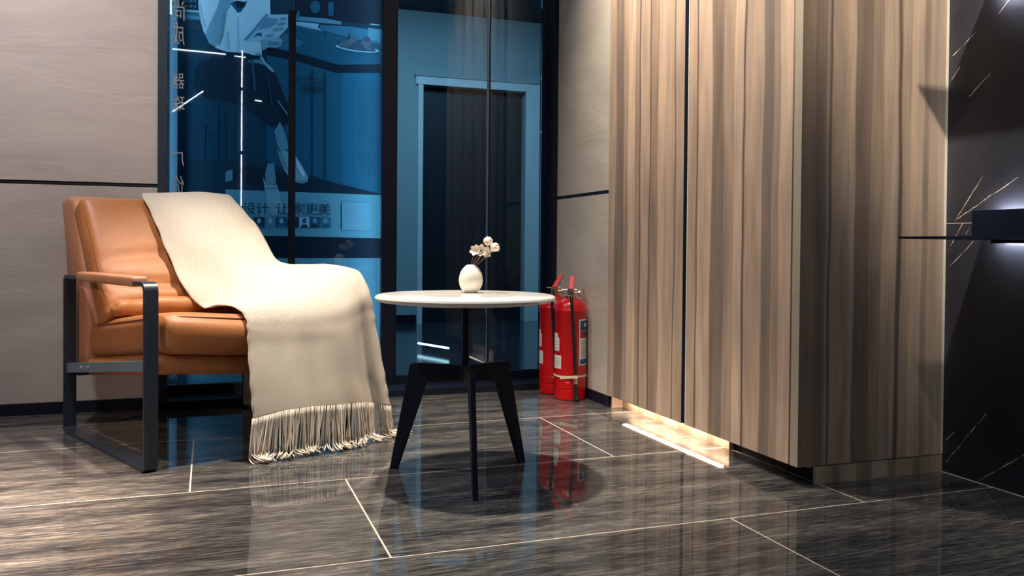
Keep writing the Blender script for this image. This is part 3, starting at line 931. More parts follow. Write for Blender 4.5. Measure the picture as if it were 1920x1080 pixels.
WOOD_EDGE = plain('pale_edge_band', (0.44, 0.375, 0.27), 0.5, noise=0.08, nscale=40)
cab = empty('tall_cabinet', (1.70, 2.42, 0.0), 'tall walnut-striped cabinet raised on a recessed plinth with warm light underneath', 'cabinet')
def cb(n, x0, x1, y0, y1, z0, z1, mt, bevel=0.0):
    return box(n, x0 - 1.70, x1 - 1.70, y0 - 2.42, y1 - 2.42, z0, z1, mt, cab, bevel)
cb('edge_trim', 1.9495, 1.9575, 1.8452, 1.860, 0.050, 2.42, plain('cream_edge_trim', (0.80, 0.72, 0.58), 0.4, noise=0.03))
cb('carcass', 1.486, 1.955, 1.880, 2.985, 0.056, 2.42, GAPM)
uv_box('door', 1.462 - 1.70, 1.484 - 1.70, 2.433 - 2.42, 2.985 - 2.42, 0.050, 2.42, WOOD_L, cab, 1)
dr = uv_box('door', 1.462 - 1.70, 1.484 - 1.70, 1.884 - 2.42, 2.403 - 2.42, 0.050, 2.42, WOOD_R, cab, 1)
cb('edge_trim', 1.4605, 1.484, 2.403, 2.4075, 0.050, 2.42, plain('bright_edge_trim', (0.82, 0.76, 0.66), 0.3, noise=0.03))
uv_box('end_panel', 1.462 - 1.70, 1.949 - 1.70, 1.846 - 2.42, 1.877 - 2.42, 0.050, 2.42, [WOOD_E, WOOD_EDGE], cab, 0, lambda n: 1 if n.x < -0.5 else 0)
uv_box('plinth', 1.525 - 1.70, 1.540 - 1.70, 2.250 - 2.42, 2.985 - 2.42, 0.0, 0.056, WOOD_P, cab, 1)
cb('plinth_recess', 1.548, 1.560, 1.862, 2.250, 0.0, 0.056, GAPM)  # set back; black colour stands in for shade past the strip light
cb('gap_shade', 1.4635, 1.484, 2.4078, 2.4328, 0.052, 2.42, GAPM)  # flush black strip painted in for the shade inside the door gap
cb('plinth_return', 1.479, 1.530, 2.972, 2.984, 0.0, 0.050, plain('pale_plinth_return', (0.50, 0.37, 0.28), 0.5, noise=0.1))
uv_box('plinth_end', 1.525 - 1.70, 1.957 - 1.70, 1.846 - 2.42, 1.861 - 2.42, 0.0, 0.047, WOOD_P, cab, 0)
cb('led_strip', 1.487, 1.509, 2.255, 2.900, 0.050, 0.0545, LED_WARM)
cb('bracket', 1.500, 1.518, 1.850, 1.862, 0.046, 0.05, STEEL)

# ================================================================== CONSOLES ON THE NICHE WALL
def console(z, label, top_glow):
    r = empty('wall_console', (1.82, 1.10, z), label, 'shelf', 'black wall consoles')
    f = lambda n, x0, x1, y0, y1, z0, z1, mt, bv=0.0: box(n, x0 - 1.82, x1 - 1.82, y0 - 1.10, y1 - 1.10, z0, z1, mt, r, bv)
    f('shelf_board', 1.674, XN - 0.001, 0.55, 1.727, 0.0, 0.006, MATTE)
    f('drawer_box', 1.870, 1.932, 0.56, 1.682, 0.0065, 0.0755, MATTE, 0.001)
    f('led_strip', 1.932, 1.9332, 0.60, 1.672, 0.058, 0.073, LED_COOL)
    f('mounting_rail', 1.932, XN - 0.001, 0.60, 1.655, 0.02, 0.05, MATTE)
    f('led_cover', 1.930, 1.9325, 0.60, 1.676, -0.009, 0.0, MATTE)
    f('led_strip', 1.9325, 1.9336, 0.60, 1.672, -0.0085, -0.001, LED_COOL)
    return r
console(0.6545, 'black floating console with a thin shelf and glowing light, before the marble wall', True)
console(1.300, 'upper black floating console whose glow shows at the top edge of the marble wall', True)

# ================================================================== ARMCHAIR  (local: x across, y back, z up)
CH_LOC, CH_ROT = (-0.164, 2.498, 0.0), math.atan2(0.413, 0.911)
W = 0.668
chair = empty('armchair', CH_LOC, 'tan leather armchair with a dark blue-grey flat metal frame beside the glass wall', 'armchair', None, CH_ROT)

def loop_frame(x0, x1):
    """closed flat bar bent into a rounded rectangle in the y-z plane"""
    def path(y0, y1, z0, z1, r):
        pts = []
        for (cy, cz, a0) in ((y0 + r, z0 + r * .6, 180), (y1 - r, z0 + r * .6, 270), (y1 - r, z1 - r, 0), (y0 + r, z1 - r, 90)):
            rz = r * .6 if cz < 0.2 else r
            for i in range(6):
                q = math.radians(a0 + 18 * i)
                pts.append((cy + r * math.cos(q), cz + rz * math.sin(q)))
        return pts
    T = 0.011
    o_ = path(0.0, 0.70, 0.0, 0.521, 0.026)
    i_ = path(T, 0.70 - T, T, 0.521 - T, 0.016)
    n = len(o_)
    V = []
    for x in (x0, x1):
        V += [(x, p[0], p[1]) for p in o_] + [(x, p[0], p[1]) for p in i_]
    F = []
    for k in range(n):
        k2 = (k + 1) % n
        F.append((k, k2, n + k2, n + k))
        F.append((2 * n + k, 3 * n + k, 3 * n + k2, 2 * n + k2))
        F.append((k, 2 * n + k, 2 * n + k2, k2))
        F.append((n + k, n + k2, 3 * n + k2, 3 * n + k))
    return V, F
for x0, x1 in ((0.0, 0.038), (W - 0.038, W)):
    v, f = loop_frame(x0, x1)
    link_mesh('side_frame', v, f, FRAME, chair, 'auto')
    rail = MB()
    rail.add([(x0 + .008, 0.010, 0.278), (x0 + .030, 0.010, 0.278), (x0 + .008, 0.690, 0.197), (x0 + .030, 0.690, 0.197),
              (x0 + .008, 0.010, 0.306), (x0 + .030, 0.010, 0.306), (x0 + .008, 0.690, 0.228), (x0 + .030, 0.690, 0.228)],
             [(0, 2, 3, 1), (4, 5, 7, 6), (0, 1, 5, 4), (2, 6, 7, 3), (0, 4, 6, 2), (1, 3, 7, 5)])
    ro = rail.build('side_rail', plain('steel_blue_rail', (0.10, 0.15, 0.19), 0.35, 0, 0.6, noise=0.1, nscale=25), chair)
    if x0 == 0:
        for yy in (0.545, 0.475):
            zz = 0.292 - 0.115 * yy
            MB().tube([(0.0085, yy, zz), (0.0045, yy, zz)], 0.0055, 12).build('screw', STEEL, ro)
box('cross_bar', 0.03, W - 0.03, 0.640, 0.672, 0.190, 0.214, FRAME, chair, 0.002)
box('cross_bar', 0.03, W - 0.03, 0.060, 0.088, 0.262, 0.280, FRAME, chair, 0.002)

def rounded_slab(x0, x1, y0, y1, z0, z1, r, seg=3):
    me = bpy.data.meshes.new('tmp')
    bm = bmesh.new()
    v = [bm.verts.new((x, y, z)) for z in (z0, z1) for y in (y0, y1) for x in (x0, x1)]
    for f in [(0, 2, 3, 1), (4, 5, 7, 6), (0, 1, 5, 4), (2, 6, 7, 3), (0, 4, 6, 2), (1, 3, 7, 5)]:
        bm.faces.new([v[i] for i in f])
    bmesh.ops.bevel(bm, geom=list(bm.edges), offset=r, segments=seg, affect='EDGES', profile=0.5)
    V = [tuple(p.co) for p in bm.verts]
    bm.verts.index_update()
    F = [tuple(q.index for q in f.verts) for f in bm.faces]
    bm.free()
    bpy.data.meshes.remove(me)
    return V, F

for x0 in (-0.004, W - 0.042):
    v, f = rounded_slab(x0, x0 + 0.048, 0.085, 0.560, 0.505, 0.534, 0.008)
    link_mesh('arm_pad', v, f, SHELLL, chair, 'auto')

TILT = math.atan2(0.065, 0.55)
def tilted(p):            # seat slopes down to the rear and sags a little towards the draped side
    x, y, z = p
    s = min(1.0, max(0.0, (x - 0.05) / 0.30))
    return (x, y, z - math.tan(TILT) * (y - 0.03) - 0.022 * s * s * (3 - 2 * s))

def grid_cushion(nx, ny, nz, half, shape):
    """rounded box skin: points of a cube grid pushed through shape(u, v, w)"""
    bm = bmesh.new()
    idx = {}
    def vert(i, j, k):
        if (i, j, k) not in idx:
            idx[(i, j, k)] = bm.verts.new(shape(2 * i / nx - 1, 2 * j / ny - 1, 2 * k / nz - 1))
        return idx[(i, j, k)]
    for i in range(nx):
        for j in range(ny):
            for k, fl in ((0, True), (nz, False)):
                q = [vert(i, j, k), vert(i + 1, j, k), vert(i + 1, j + 1, k), vert(i, j + 1, k)]
                bm.faces.new(q[::-1] if fl else q)
    for i in range(nx):
        for k in range(nz):
            for j, fl in ((0, False), (ny, True)):
                q = [vert(i, j, k), vert(i + 1, j, k), vert(i + 1, j, k + 1), vert(i, j, k + 1)]
                bm.faces.new(q[::-1] if fl else q)
    for j in range(ny):
        for k in range(nz):
            for i, fl in ((0, True), (nx, False)):
                q = [vert(i, j, k), vert(i, j + 1, k), vert(i, j + 1, k + 1), vert(i, j, k + 1)]
                bm.faces.new(q[::-1] if fl else q)
    bm.verts.index_update()
    V = [tuple(p.co) for p in bm.verts]
    F = [tuple(q.index for q in f.verts) for f in bm.faces]
    bm.free()
    return V, F

def superbox(u, v, w, hx, hy, hz, rx):
    """clamp to an inner box and push out by radius rx: a box with round edges"""
    p = Vector((u * hx, v * hy, w * hz))
    q = Vector((max(-hx + rx, min(hx - rx, p.x)), max(-hy + rx, min(hy - rx, p.y)), max(-hz + rx, min(hz - rx, p.z))))
    d = p - q
    if d.length > 1e-9:
        d = d.normalized() * rx
    return q + d

def warp(t):              # denser towards the ends so round edges stay smooth
    return math.sin(t * math.pi / 2) * 0.55 + t * 0.45 if True else t

SB = dict(x0=0.042, x1=W - 0.042)
cx, hx = W / 2, (W - 0.084) / 2
def base_shape(u, v, w):
    p = superbox(warp(u), warp(v), w, hx, 0.30, 0.030, 0.026)
    return tilted((cx + p.x, 0.325 + p.y, 0.290 + p.z))
v, f = grid_cushion(18, 14, 6, None, base_shape)
link_mesh('seat_base', v, f, LEATHER, chair, True)

def seat_shape(u, v, w):
    p = superbox(warp(u), warp(v), w, hx, 0.305, 0.058, 0.042)
    crown = (1 - u * u) * (1 - v * v)
    z = p.z + (0.016 * crown if w > 0 else -0.004 * crown)
    y = p.y - (0.018 * (1 - u * u) * (1 - w * w) if v < -0.9 else 0)
    return tilted((cx + p.x, 0.300 + y, 0.374 + z))
v, f = grid_cushion(30, 26, 8, None, seat_shape)
seat = link_mesh('seat_cushion', v, f, LEATHER, chair, True)
pp = MB()
ring = []
for i in range(81):
    q = 2 * math.pi * i / 80
    c, s = math.cos(q), math.sin(q)
    e = 0.16
    X = (hx - .012) * math.copysign(abs(c) ** e, c)
    Y = 0.292 * math.copysign(abs(s) ** e, s)
    ring.append(tilted((cx + X, 0.300 + Y, 0.374 + 0.0475)))
pp.tube(ring, 0.0024, 6)
pp.build('piping', PIPING, seat, True)

# back shell: thick upholstered slab leaning back
prof = [(0.600, 0.222), (0.598, 0.30), (0.632, 0.45), (0.692, 0.62), (0.752, 0.752), (0.775, 0.776), (0.82, 0.786), (0.875, 0.778), (0.893, 0.755),
        (0.850, 0.60), (0.822, 0.45), (0.800, 0.33), (0.757, 0.232), (0.72, 0.208), (0.64, 0.206)]
bx0, bx1 = 0.048, 0.612
def shell_section(x, k):
    cyx = sum(p[0] for p in prof) / len(prof)
    out = []
    n = len(prof)
    for i, p in enumerate(prof):
        # inset towards the section's own mid line
        a = prof[(i - 1) % n]; b_ = prof[(i + 1) % n]
        t = Vector((b_[0] - a[0], b_[1] - a[1])).normalized()
        nn = Vector((-t.y, t.x))
        out.append((x, p[0] - nn.x * k * -1, p[1] - nn.y * k * -1))
    return out
V, F = [], []
secs = [(bx0, .020), (bx0 + .003, .010), (bx0 + .010, .003), (bx0 + .022, 0.0), ((bx0 + bx1) / 2, 0.0), (bx1 - .022, 0.0), (bx1 - .010, .003), (bx1 - .003, .010), (bx1, .020)]
area2 = sum(prof[i][0] * prof[(i + 1) % len(prof)][1] - prof[(i + 1) % len(prof)][0] * prof[i][1] for i in range(len(prof)))
sgn = 1 if area2 > 0 else -1
for x, k in secs:
    V += shell_section(x, k * sgn)
n = len(prof)
for s in range(len(secs) - 1):
    for i in range(n):
        F.append((s * n + i, s * n + (i + 1) % n, (s + 1) * n + (i + 1) % n, (s + 1) * n + i))
F.append(tuple(range(n)))
F.append(tuple(range((len(secs) - 1) * n, len(secs) * n)))
shell = link_mesh('back_shell', V, F, SHELLL, chair, 'auto')
box('care_tag', 0.10, 0.125, 0.842, 0.846, 0.405, 0.44, PAPER, chair)

# back cushion
BU, BV, BN = Vector((1, 0, 0)), Vector((0, 0.574, 0.819)), Vector((0, -0.819, 0.574))
BC = Vector((0.330, 0.604, 0.566))
def back_shape(u, v, w):
    p = superbox(warp(u), warp(v), w, 0.282, 0.236, 0.046, 0.026)
    crown = (1 - u ** 4) * (1 - v ** 4)
    t = p.z + (0.020 * crown if w > 0 else -0.006 * crown)
    if w > 0:
        for (v0, wd, am, sl) in ((-0.02, .07, .010, .10), (-0.47, .06, .016, -.12), (-0.72, .07, .010, .06)):
            dd = (v - v0 - sl * u) / wd
            t -= am * math.exp(-dd * dd) * (0.35 + 0.65 * max(0, 1 - abs(u + 0.15)))
    return BC + BU * (p.x) + BV * (p.y) + BN * t
v, f = grid_cushion(34, 34, 6, None, back_shape)
bc = link_mesh('back_cushion', v, f, LEATHER, chair, True)
ring = []
for i in range(97):
    q = 2 * math.pi * i / 96
    c, s = math.cos(q), math.sin(q)
    e = 0.18
    X = 0.272 * math.copysign(abs(c) ** e, c)
    Y = 0.226 * math.copysign(abs(s) ** e, s)
    ring.append(BC + BU * X + BV * Y + BN * 0.0385)
MB().tube(ring, 0.0028, 6).build('piping', PIPING, bc, True)

# soft roll at the foot of the back cushion
def roll_shape(u, v, w):
    p = superbox(warp(u), v, w, 0.270, 0.050, 0.028, 0.026)
    k = 1.0 - 0.25 * abs(u) ** 6
    wig = 0.006 * math.sin(u * 9.0)
    return (0.332 + p.x, 0.462 + p.y * k + wig, 0.428 + p.z * k + 0.003 * math.sin(u * 14) + 0.012 * u)
v, f = grid_cushion(36, 8, 8, None, roll_shape)
link_mesh('lumbar_roll', v, f, LEATHER, chair, True)

# ================================================================== THROW BLANKET (same local frame as the chair)
ROWS = [
 [(0.345, 0.945, 0.560), (0.400, 0.945, 0.565), (0.470, 0.935, 0.570), (0.590, 0.890, 0.600), (0.690, 0.775, 0.648)],
 [(0.342, 0.930, 0.720), (0.395, 0.930, 0.725), (0.440, 0.925, 0.730), (0.550, 0.880, 0.725), (0.675, 0.735, 0.690)],
 [(0.332, 0.890, 0.800), (0.380, 0.890, 0.803), (0.440, 0.885, 0.806), (0.500, 0.850, 0.806), (0.612, 0.745, 0.775)],
 [(0.292, 0.790, 0.800), (0.350, 0.790, 0.804), (0.420, 0.785, 0.810), (0.480, 0.775, 0.814), (0.575, 0.705, 0.806)],
 [(0.247, 0.675, 0.790), (0.318, 0.672, 0.796), (0.404, 0.670, 0.802), (0.479, 0.668, 0.806), (0.565, 0.662, 0.800)],
 [(0.255, 0.585, 0.700), (0.326, 0.568, 0.712), (0.415, 0.565, 0.720), (0.505, 0.580, 0.728), (0.605, 0.625, 0.740)],
 [(0.266, 0.515, 0.606), (0.342, 0.497, 0.622), (0.437, 0.495, 0.634), (0.536, 0.520, 0.648), (0.649, 0.600, 0.676)],
 [(0.290, 0.430, 0.480), (0.382, 0.430, 0.495), (0.472, 0.420, 0.520), (0.588, 0.450, 0.556), (0.667, 0.500, 0.569)],
 [(0.325, 0.375, 0.420), (0.410, 0.330, 0.450), (0.510, 0.320, 0.487), (0.643, 0.360, 0.545), (0.704, 0.360, 0.556)],
 [(0.295, 0.200, 0.436), (0.395, 0.180, 0.445), (0.505, 0.185, 0.475), (0.645, 0.220, 0.545), (0.708, 0.190, 0.556)],
 [(0.283, 0.045, 0.436), (0.387, 0.035, 0.447), (0.500, 0.035, 0.470), (0.640, 0.040, 0.538), (0.704, 0.030, 0.540)],
 [(0.284, -0.016, 0.412), (0.385, -0.030, 0.418), (0.497, -0.045, 0.426), (0.605, -0.058, 0.450), (0.702, -0.035, 0.478)],
 [(0.281, -0.034, 0.380), (0.383, -0.050, 0.375), (0.494, -0.066, 0.372), (0.604, -0.078, 0.384), (0.716, -0.036, 0.420)],
 [(0.279, -0.042, 0.335), (0.381, -0.060, 0.325), (0.492, -0.074, 0.318), (0.604, -0.088, 0.320), (0.728, -0.034, 0.360)],
 [(0.276, -0.060, 0.254), (0.379, -0.080, 0.238), (0.489, -0.090, 0.228), (0.612, -0.094, 0.224), (0.752, -0.040, 0.228)],
 [(0.276, -0.072, 0.180), (0.378, -0.092, 0.180), (0.492, -0.102, 0.176), (0.624, -0.098, 0.170), (0.764, -0.044, 0.158)],
 [(0.277, -0.080, 0.122), (0.377, -0.100, 0.139), (0.496, -0.110, 0.138), (0.637, -0.100, 0.128), (0.774, -0.050, 0.094)],
]
def catmull(p0, p1, p2, p3, t):
    t2, t3 = t * t, t * t * t
    return [0.5 * ((2 * p1[i]) + (-p0[i] + p2[i]) * t + (2 * p0[i] - 5 * p1[i] + 4 * p2[i] - p3[i]) * t2 + (-p0[i] + 3 * p1[i] - 3 * p2[i] + p3[i]) * t3) for i in range(3)]
def spline(pts, n):
    m = len(pts) - 1
    out = []
    for i in range(n + 1):
        s = i / n * m
        k = min(int(s), m - 1)
        t = s - k
        p0 = pts[k - 1] if k > 0 else [2 * pts[0][j] - pts[1][j] for j in range(3)]
        p3 = pts[k + 2] if k + 2 <= m else [2 * pts[m][j] - pts[m - 1][j] for j in range(3)]
        out.append(catmull(p0, pts[k], pts[k + 1], p3, t))
    return out
NU, NV = 110, 48
rows_f = [spline(r, NV) for r in ROWS]
cols = [spline([rows_f[i][j] for i in range(len(ROWS))], NU) for j in range(NV + 1)]
BL = [[Vector(cols[j][i]) for j in range(NV + 1)] for i in range(NU + 1)]
for i in range(NU + 1):              # hanging folds over the front, growing towards the hem
    s = i / NU * (len(ROWS) - 1)
    g = max(0.0, min(1.0, (s - 10.6) / 4.0))
    for j in range(NV + 1):
        t = j / NV
        fold = 0.011 * math.sin(t * 17 + 0.6) * t + 0.006 * math.sin(t * 31 + 1.0) * (0.3 + 0.7 * t)
        crease = -0.030 * math.exp(-((t - 0.86) / 0.035) ** 2) * -1 if False else 0.026 * math.exp(-((t - 0.885) / 0.03) ** 2)
        BL[i][j].y += g * (fold + crease)
        sag = max(0.0, min(1.0, (s - 4.5) / 3)) * max(0.0, min(1.0, (10.5 - s) / 2))
        BL[i][j].z += sag * 0.006 * math.sin(t * 9 + s * 0.8) * math.sin(s * 1.4)
        r_ = 0.0016 * math.sin(s * 7.3 + t * 4) * (1 if t < 0.04 or t > 0.96 else 0)
        BL[i][j].x += r_
TH = 0.0022
V, F, UV = [], [], []
def bnorm(i, j):
    a = BL[min(i + 1, NU)][j] - BL[max(i - 1, 0)][j]
    b_ = BL[i][min(j + 1, NV)] - BL[i][max(j - 1, 0)]
    return b_.cross(a).normalized() * -1
for side in (1, -1):
    for i in range(NU + 1):
        for j in range(NV + 1):
            V.append(BL[i][j] + bnorm(i, j) * TH * side)
            UV.append((j / NV * 0.46, i / NU * 1.75))
n1 = (NU + 1) * (NV + 1)
def vi(i, j, s=0):
    return s * n1 + i * (NV + 1) + j
for i in range(NU):
    for j in range(NV):
        F.append((vi(i, j), vi(i + 1, j), vi(i + 1, j + 1), vi(i, j + 1)))
        F.append((vi(i, j, 1), vi(i, j + 1, 1), vi(i + 1, j + 1, 1), vi(i + 1, j, 1)))
for i in range(NU):
    F.append((vi(i, 0), vi(i, 0, 1), vi(i + 1, 0, 1), vi(i + 1, 0)))
    F.append((vi(i, NV), vi(i + 1, NV), vi(i + 1, NV, 1), vi(i, NV, 1)))
for j in range(NV):
    F.append((vi(0, j), vi(0, j + 1), vi(0, j + 1, 1), vi(0, j, 1)))
    F.append((vi(NU, j), vi(NU, j, 1), vi(NU, j + 1, 1), vi(NU, j + 1)))
blanket = link_mesh('throw_blanket', V, F, KNIT, None, True, CH_LOC, CH_ROT, None, UV)
tag(blanket, 'cream knitted throw blanket with a long fringe draped over the leather armchair', 'blanket')
fr = MB()
NS = 185
for k in range(NS):
    t = (k + 0.5) / NS + random.uniform(-.002, .002)
    jf = max(0, min(NV - 1e-6, t * NV))
    j = int(jf)
    p = BL[NU][j].lerp(BL[NU][min(j + 1, NV)], jf - j)
    if k % 2:
        p = p + Vector((0, 0.004, 0))
    L_ = random.uniform(0.142, 0.158)
    ang = -math.pi / 2 - 0.3 + 0.7 * math.sin(t * 23) + 0.4 * math.sin(t * 61 + 1) + random.gauss(0, 0.15)
    if t > 0.9:
        ang = random.uniform(-1.6, 0.3)
    lean = Vector((random.gauss(0, .007) + 0.010 * math.sin(t * 37) - 0.016 * (1 - t) + (0.02 if t > .9 else 0), random.gauss(-0.002, .007), 0))
    p = p + bnorm(NU - 1, j) * 0.0002
    pts, q, used = [p.copy() + Vector((0, 0, 0.003))], p.copy(), 0.0
    hz = max(0.02, p.z)
    steps = 9
    rad = 0.0022
    d = Vector((lean.x, lean.y, -hz)).normalized()
    hd = Vector((math.cos(ang), math.sin(ang), 0))
    step = L_ / steps
    for i in range(steps):
        if q.z - step * 0.8 < 0.012:
            d = (d * 0.35 + hd * 0.8).normalized()
            d.z = max(d.z, -(q.z - rad) / step)
        else:
            d = (d + Vector((random.gauss(0, .018), random.gauss(0, .018), 0))).normalized()
        q = q + d * step
        q.z = max(q.z, rad + 0.0004)
        pts.append(q.copy())
    fr.tube(pts, [rad * (1.25 - 0.35 * i / steps) for i in range(len(pts))], 5)
stuff(fr.build('fringe', YARN, blanket, True))

# ================================================================== SIDE TABLE
TC = Vector((0.664, 2.235, 0.0))
tb = empty('side_table', TC, 'round white-topped side table with a black three-legged base beside the armchair', 'table')
R = 0.247
MB().lathe([(0.02, 0.470), (0.120, 0.470), (R - 0.050, 0.4705), (R - 0.012, 0.476), (R - 0.003, 0.4805), (R, 0.4855), (R - 0.0025, 0.4905), (R - 0.008, 0.493), (0.1, 0.493), (0.02, 0.493)], 96).build('tabletop', WHITE, tb, 'auto')
MB().lathe([(0.010, 0.262), (0.0105, 0.262), (0.0105, 0.470), (0.010, 0.470)], 24).lathe([(0.05, 0.464), (0.052, 0.4645), (0.052, 0.470), (0.05, 0.4701)], 32).build('column', MATTE, tb, 'auto')
HUB = Vector((0.657, 2.217, 0)) - TC
for (fx, fy) in ((0.491, 2.351), (0.621, 1.994), (0.858, 2.307)):
    d = Vector((fx, fy, 0)) - TC - HUB
    L_ = d.length
    d.normalize()
    s = Vector((-d.y, d.x, 0))
    # outline of the flat leg in (radial, z)
    out = [(0.004, 0.262), (0.112, 0.253), (L_ - 0.012, 0.0), (L_ + 0.010, 0.0), (0.163, 0.293), (0.157, 0.299), (0.150, 0.301), (0.004, 0.303)]
    tw = 0.0065
    V = []
    for e in (-tw, tw):
        V += [HUB + d * r + s * e + Vector((0, 0, z)) for r, z in out]
    n = len(out)
    F = [tuple(range(n)), tuple(reversed(range(n, 2 * n)))] + [(i, n + i, n + (i + 1) % n, (i + 1) % n) for i in range(n)]
    link_mesh('leg', V, F, MATTE, tb, False, None, 0.0, None, None, 0.0012)
MB().lathe([(0.012, 0.262), (0.016, 0.263), (0.016, 0.3035), (0.012, 0.304)], 6, (HUB.x, HUB.y, 0)).build('hub', MATTE, tb)

# ================================================================== VASE AND FLOWERS
VZ = 0.4934
VP = Vector((0.706, 2.327, VZ))
vase = empty('vase', VP, 'small cream egg-shaped ceramic vase standing on the white side table', 'vase')
vp = [(0.012, 0.0), (0.0165, 0.0), (0.0185, 0.0015), (0.0265, 0.010), (0.0318, 0.020), (0.0342, 0.032), (0.0338, 0.043), (0.0305, 0.056), (0.0245, 0.067), (0.017, 0.0755), (0.0105, 0.0795), (0.0075, 0.080), (0.0062, 0.079), (0.0062, 0.060), (0.004, 0.058)]
MB().lathe(vp, 48).build('body', CERAMIC, vase, 'auto')
cr, cu_ = Vector((0.942, -0.336, 0)), Vector((0, 0, 1))
def off(dx, dz, dy=0.0):       # sideways / up / back from the vase mouth
    return cr * dx + cu_ * dz + Vector((0.336, 0.942, 0)) * dy
MOUTH = VP + Vector((0, 0, 0.0795))
def stem_pts(tip, bend):
    pts = []
    for i in range(9):
        t = i / 8
        pts.append(off(bend * math.sin(t * math.pi) + tip[0] * t, -0.012 + (tip[1] + 0.012) * t, tip[2] * t))
    return pts
def ball_flower(tip, r, label):
    o = empty('dried_flower', MOUTH, label, 'flower', 'dried flowers in the vase')
    MB().tube(stem_pts(tip, 0.004), 0.0009, 6).build('stem', STEM, o, True)
    bm = bmesh.new()
    bmesh.ops.create_icosphere(bm, subdivisions=4, radius=r)
    rnd = random.Random(int(tip[0] * 1e4))
    cells = [Vector((rnd.gauss(0, 1), rnd.gauss(0, 1), rnd.gauss(0, 1))).normalized() for _ in range(70)]
    for v in bm.verts:
        n_ = v.co.normalized()
        m_ = max(n_.dot(c) for c in cells)
        v.co = n_ * r * (0.83 + 0.18 * max(0, min(1, (m_ - 0.94) / 0.055)))
    V = [tuple(v.co + off(*tip)) for v in bm.verts]
    bm.verts.index_update()
    F = [tuple(v.index for v in f.verts) for f in bm.faces]
    bm.free()
    link_mesh('flower_head', V, F, PETAL, o, True)
def petal_flower(tip, r, face, label):
    o = empty('dried_flower', MOUTH, label, 'flower', 'dried flowers in the vase')
    MB().tube(stem_pts(tip, -0.003), 0.0010, 6).build('stem', STEM, o, True)
    c = off(*tip)
    n_ = off(*face).normalized()
    a = n_.cross(Vector((0.1, 0.2, 1))).normalized()
    b_ = n_.cross(a)
    pm_ = MB()
    for k in range(6):
        q = 2 * math.pi * k / 6 + 0.3
        dr_ = a * math.cos(q) + b_ * math.sin(q)
        sd = n_.cross(dr_)
        V, F = [], []
        for i in range(6):
            t = i / 5
            wdt = r * 0.42 * math.sin(math.pi * (0.12 + 0.80 * t)) ** 0.8
            for s_ in (-1, 0, 1):
                lift = r * (0.45 * t ** 1.4 + (0.10 if s_ else 0.0))
                V.append(c + dr_ * (r * (0.06 + 0.94 * t)) + sd * (wdt * s_) + n_ * lift)
        for i in range(5):
            for s_ in range(2):
                F.append((i * 3 + s_, i * 3 + s_ + 1, (i + 1) * 3 + s_ + 1, (i + 1) * 3 + s_))
        m_ = len(V)
        V2 = [p - n_ * 0.0007 for p in V]
        F2 = [tuple(m_ + x for x in reversed(f)) for f in F]
        pm_.add(V + V2, F + F2)
    pm_.build('petals', PETAL, o, True)
    pm2 = MB()
    pm2.lathe([(0.0004, -0.0016), (0.0021, 0.0), (0.0017, 0.0012), (0.0004, 0.0018)], 10, tuple(c + n_ * 0.0016))
    pm2.build('flower_centre', CENTRE, o, True)
ball_flower((0.0485, 0.068, 0.010), 0.0137, 'topmost round cream ball flower in the egg vase')
ball_flower((0.0685, 0.050, 0.002), 0.0140, 'cream ball flower furthest out to the side of the egg vase')
petal_flower((0.014, 0.040, 0.0), 0.0165, (-0.4, 0.35, -1.0), 'pale petalled flower over the vase mouth, furthest from the ball flowers')
petal_flower((0.029, 0.041, -0.004), 0.0175, (-0.1, 0.15, -1.0), 'middle pale petalled flower in the egg vase cluster')
petal_flower((0.041, 0.036, 0.003), 0.0165, (0.5, 0.1, -1.0), 'pale petalled flower just under the ball flowers')

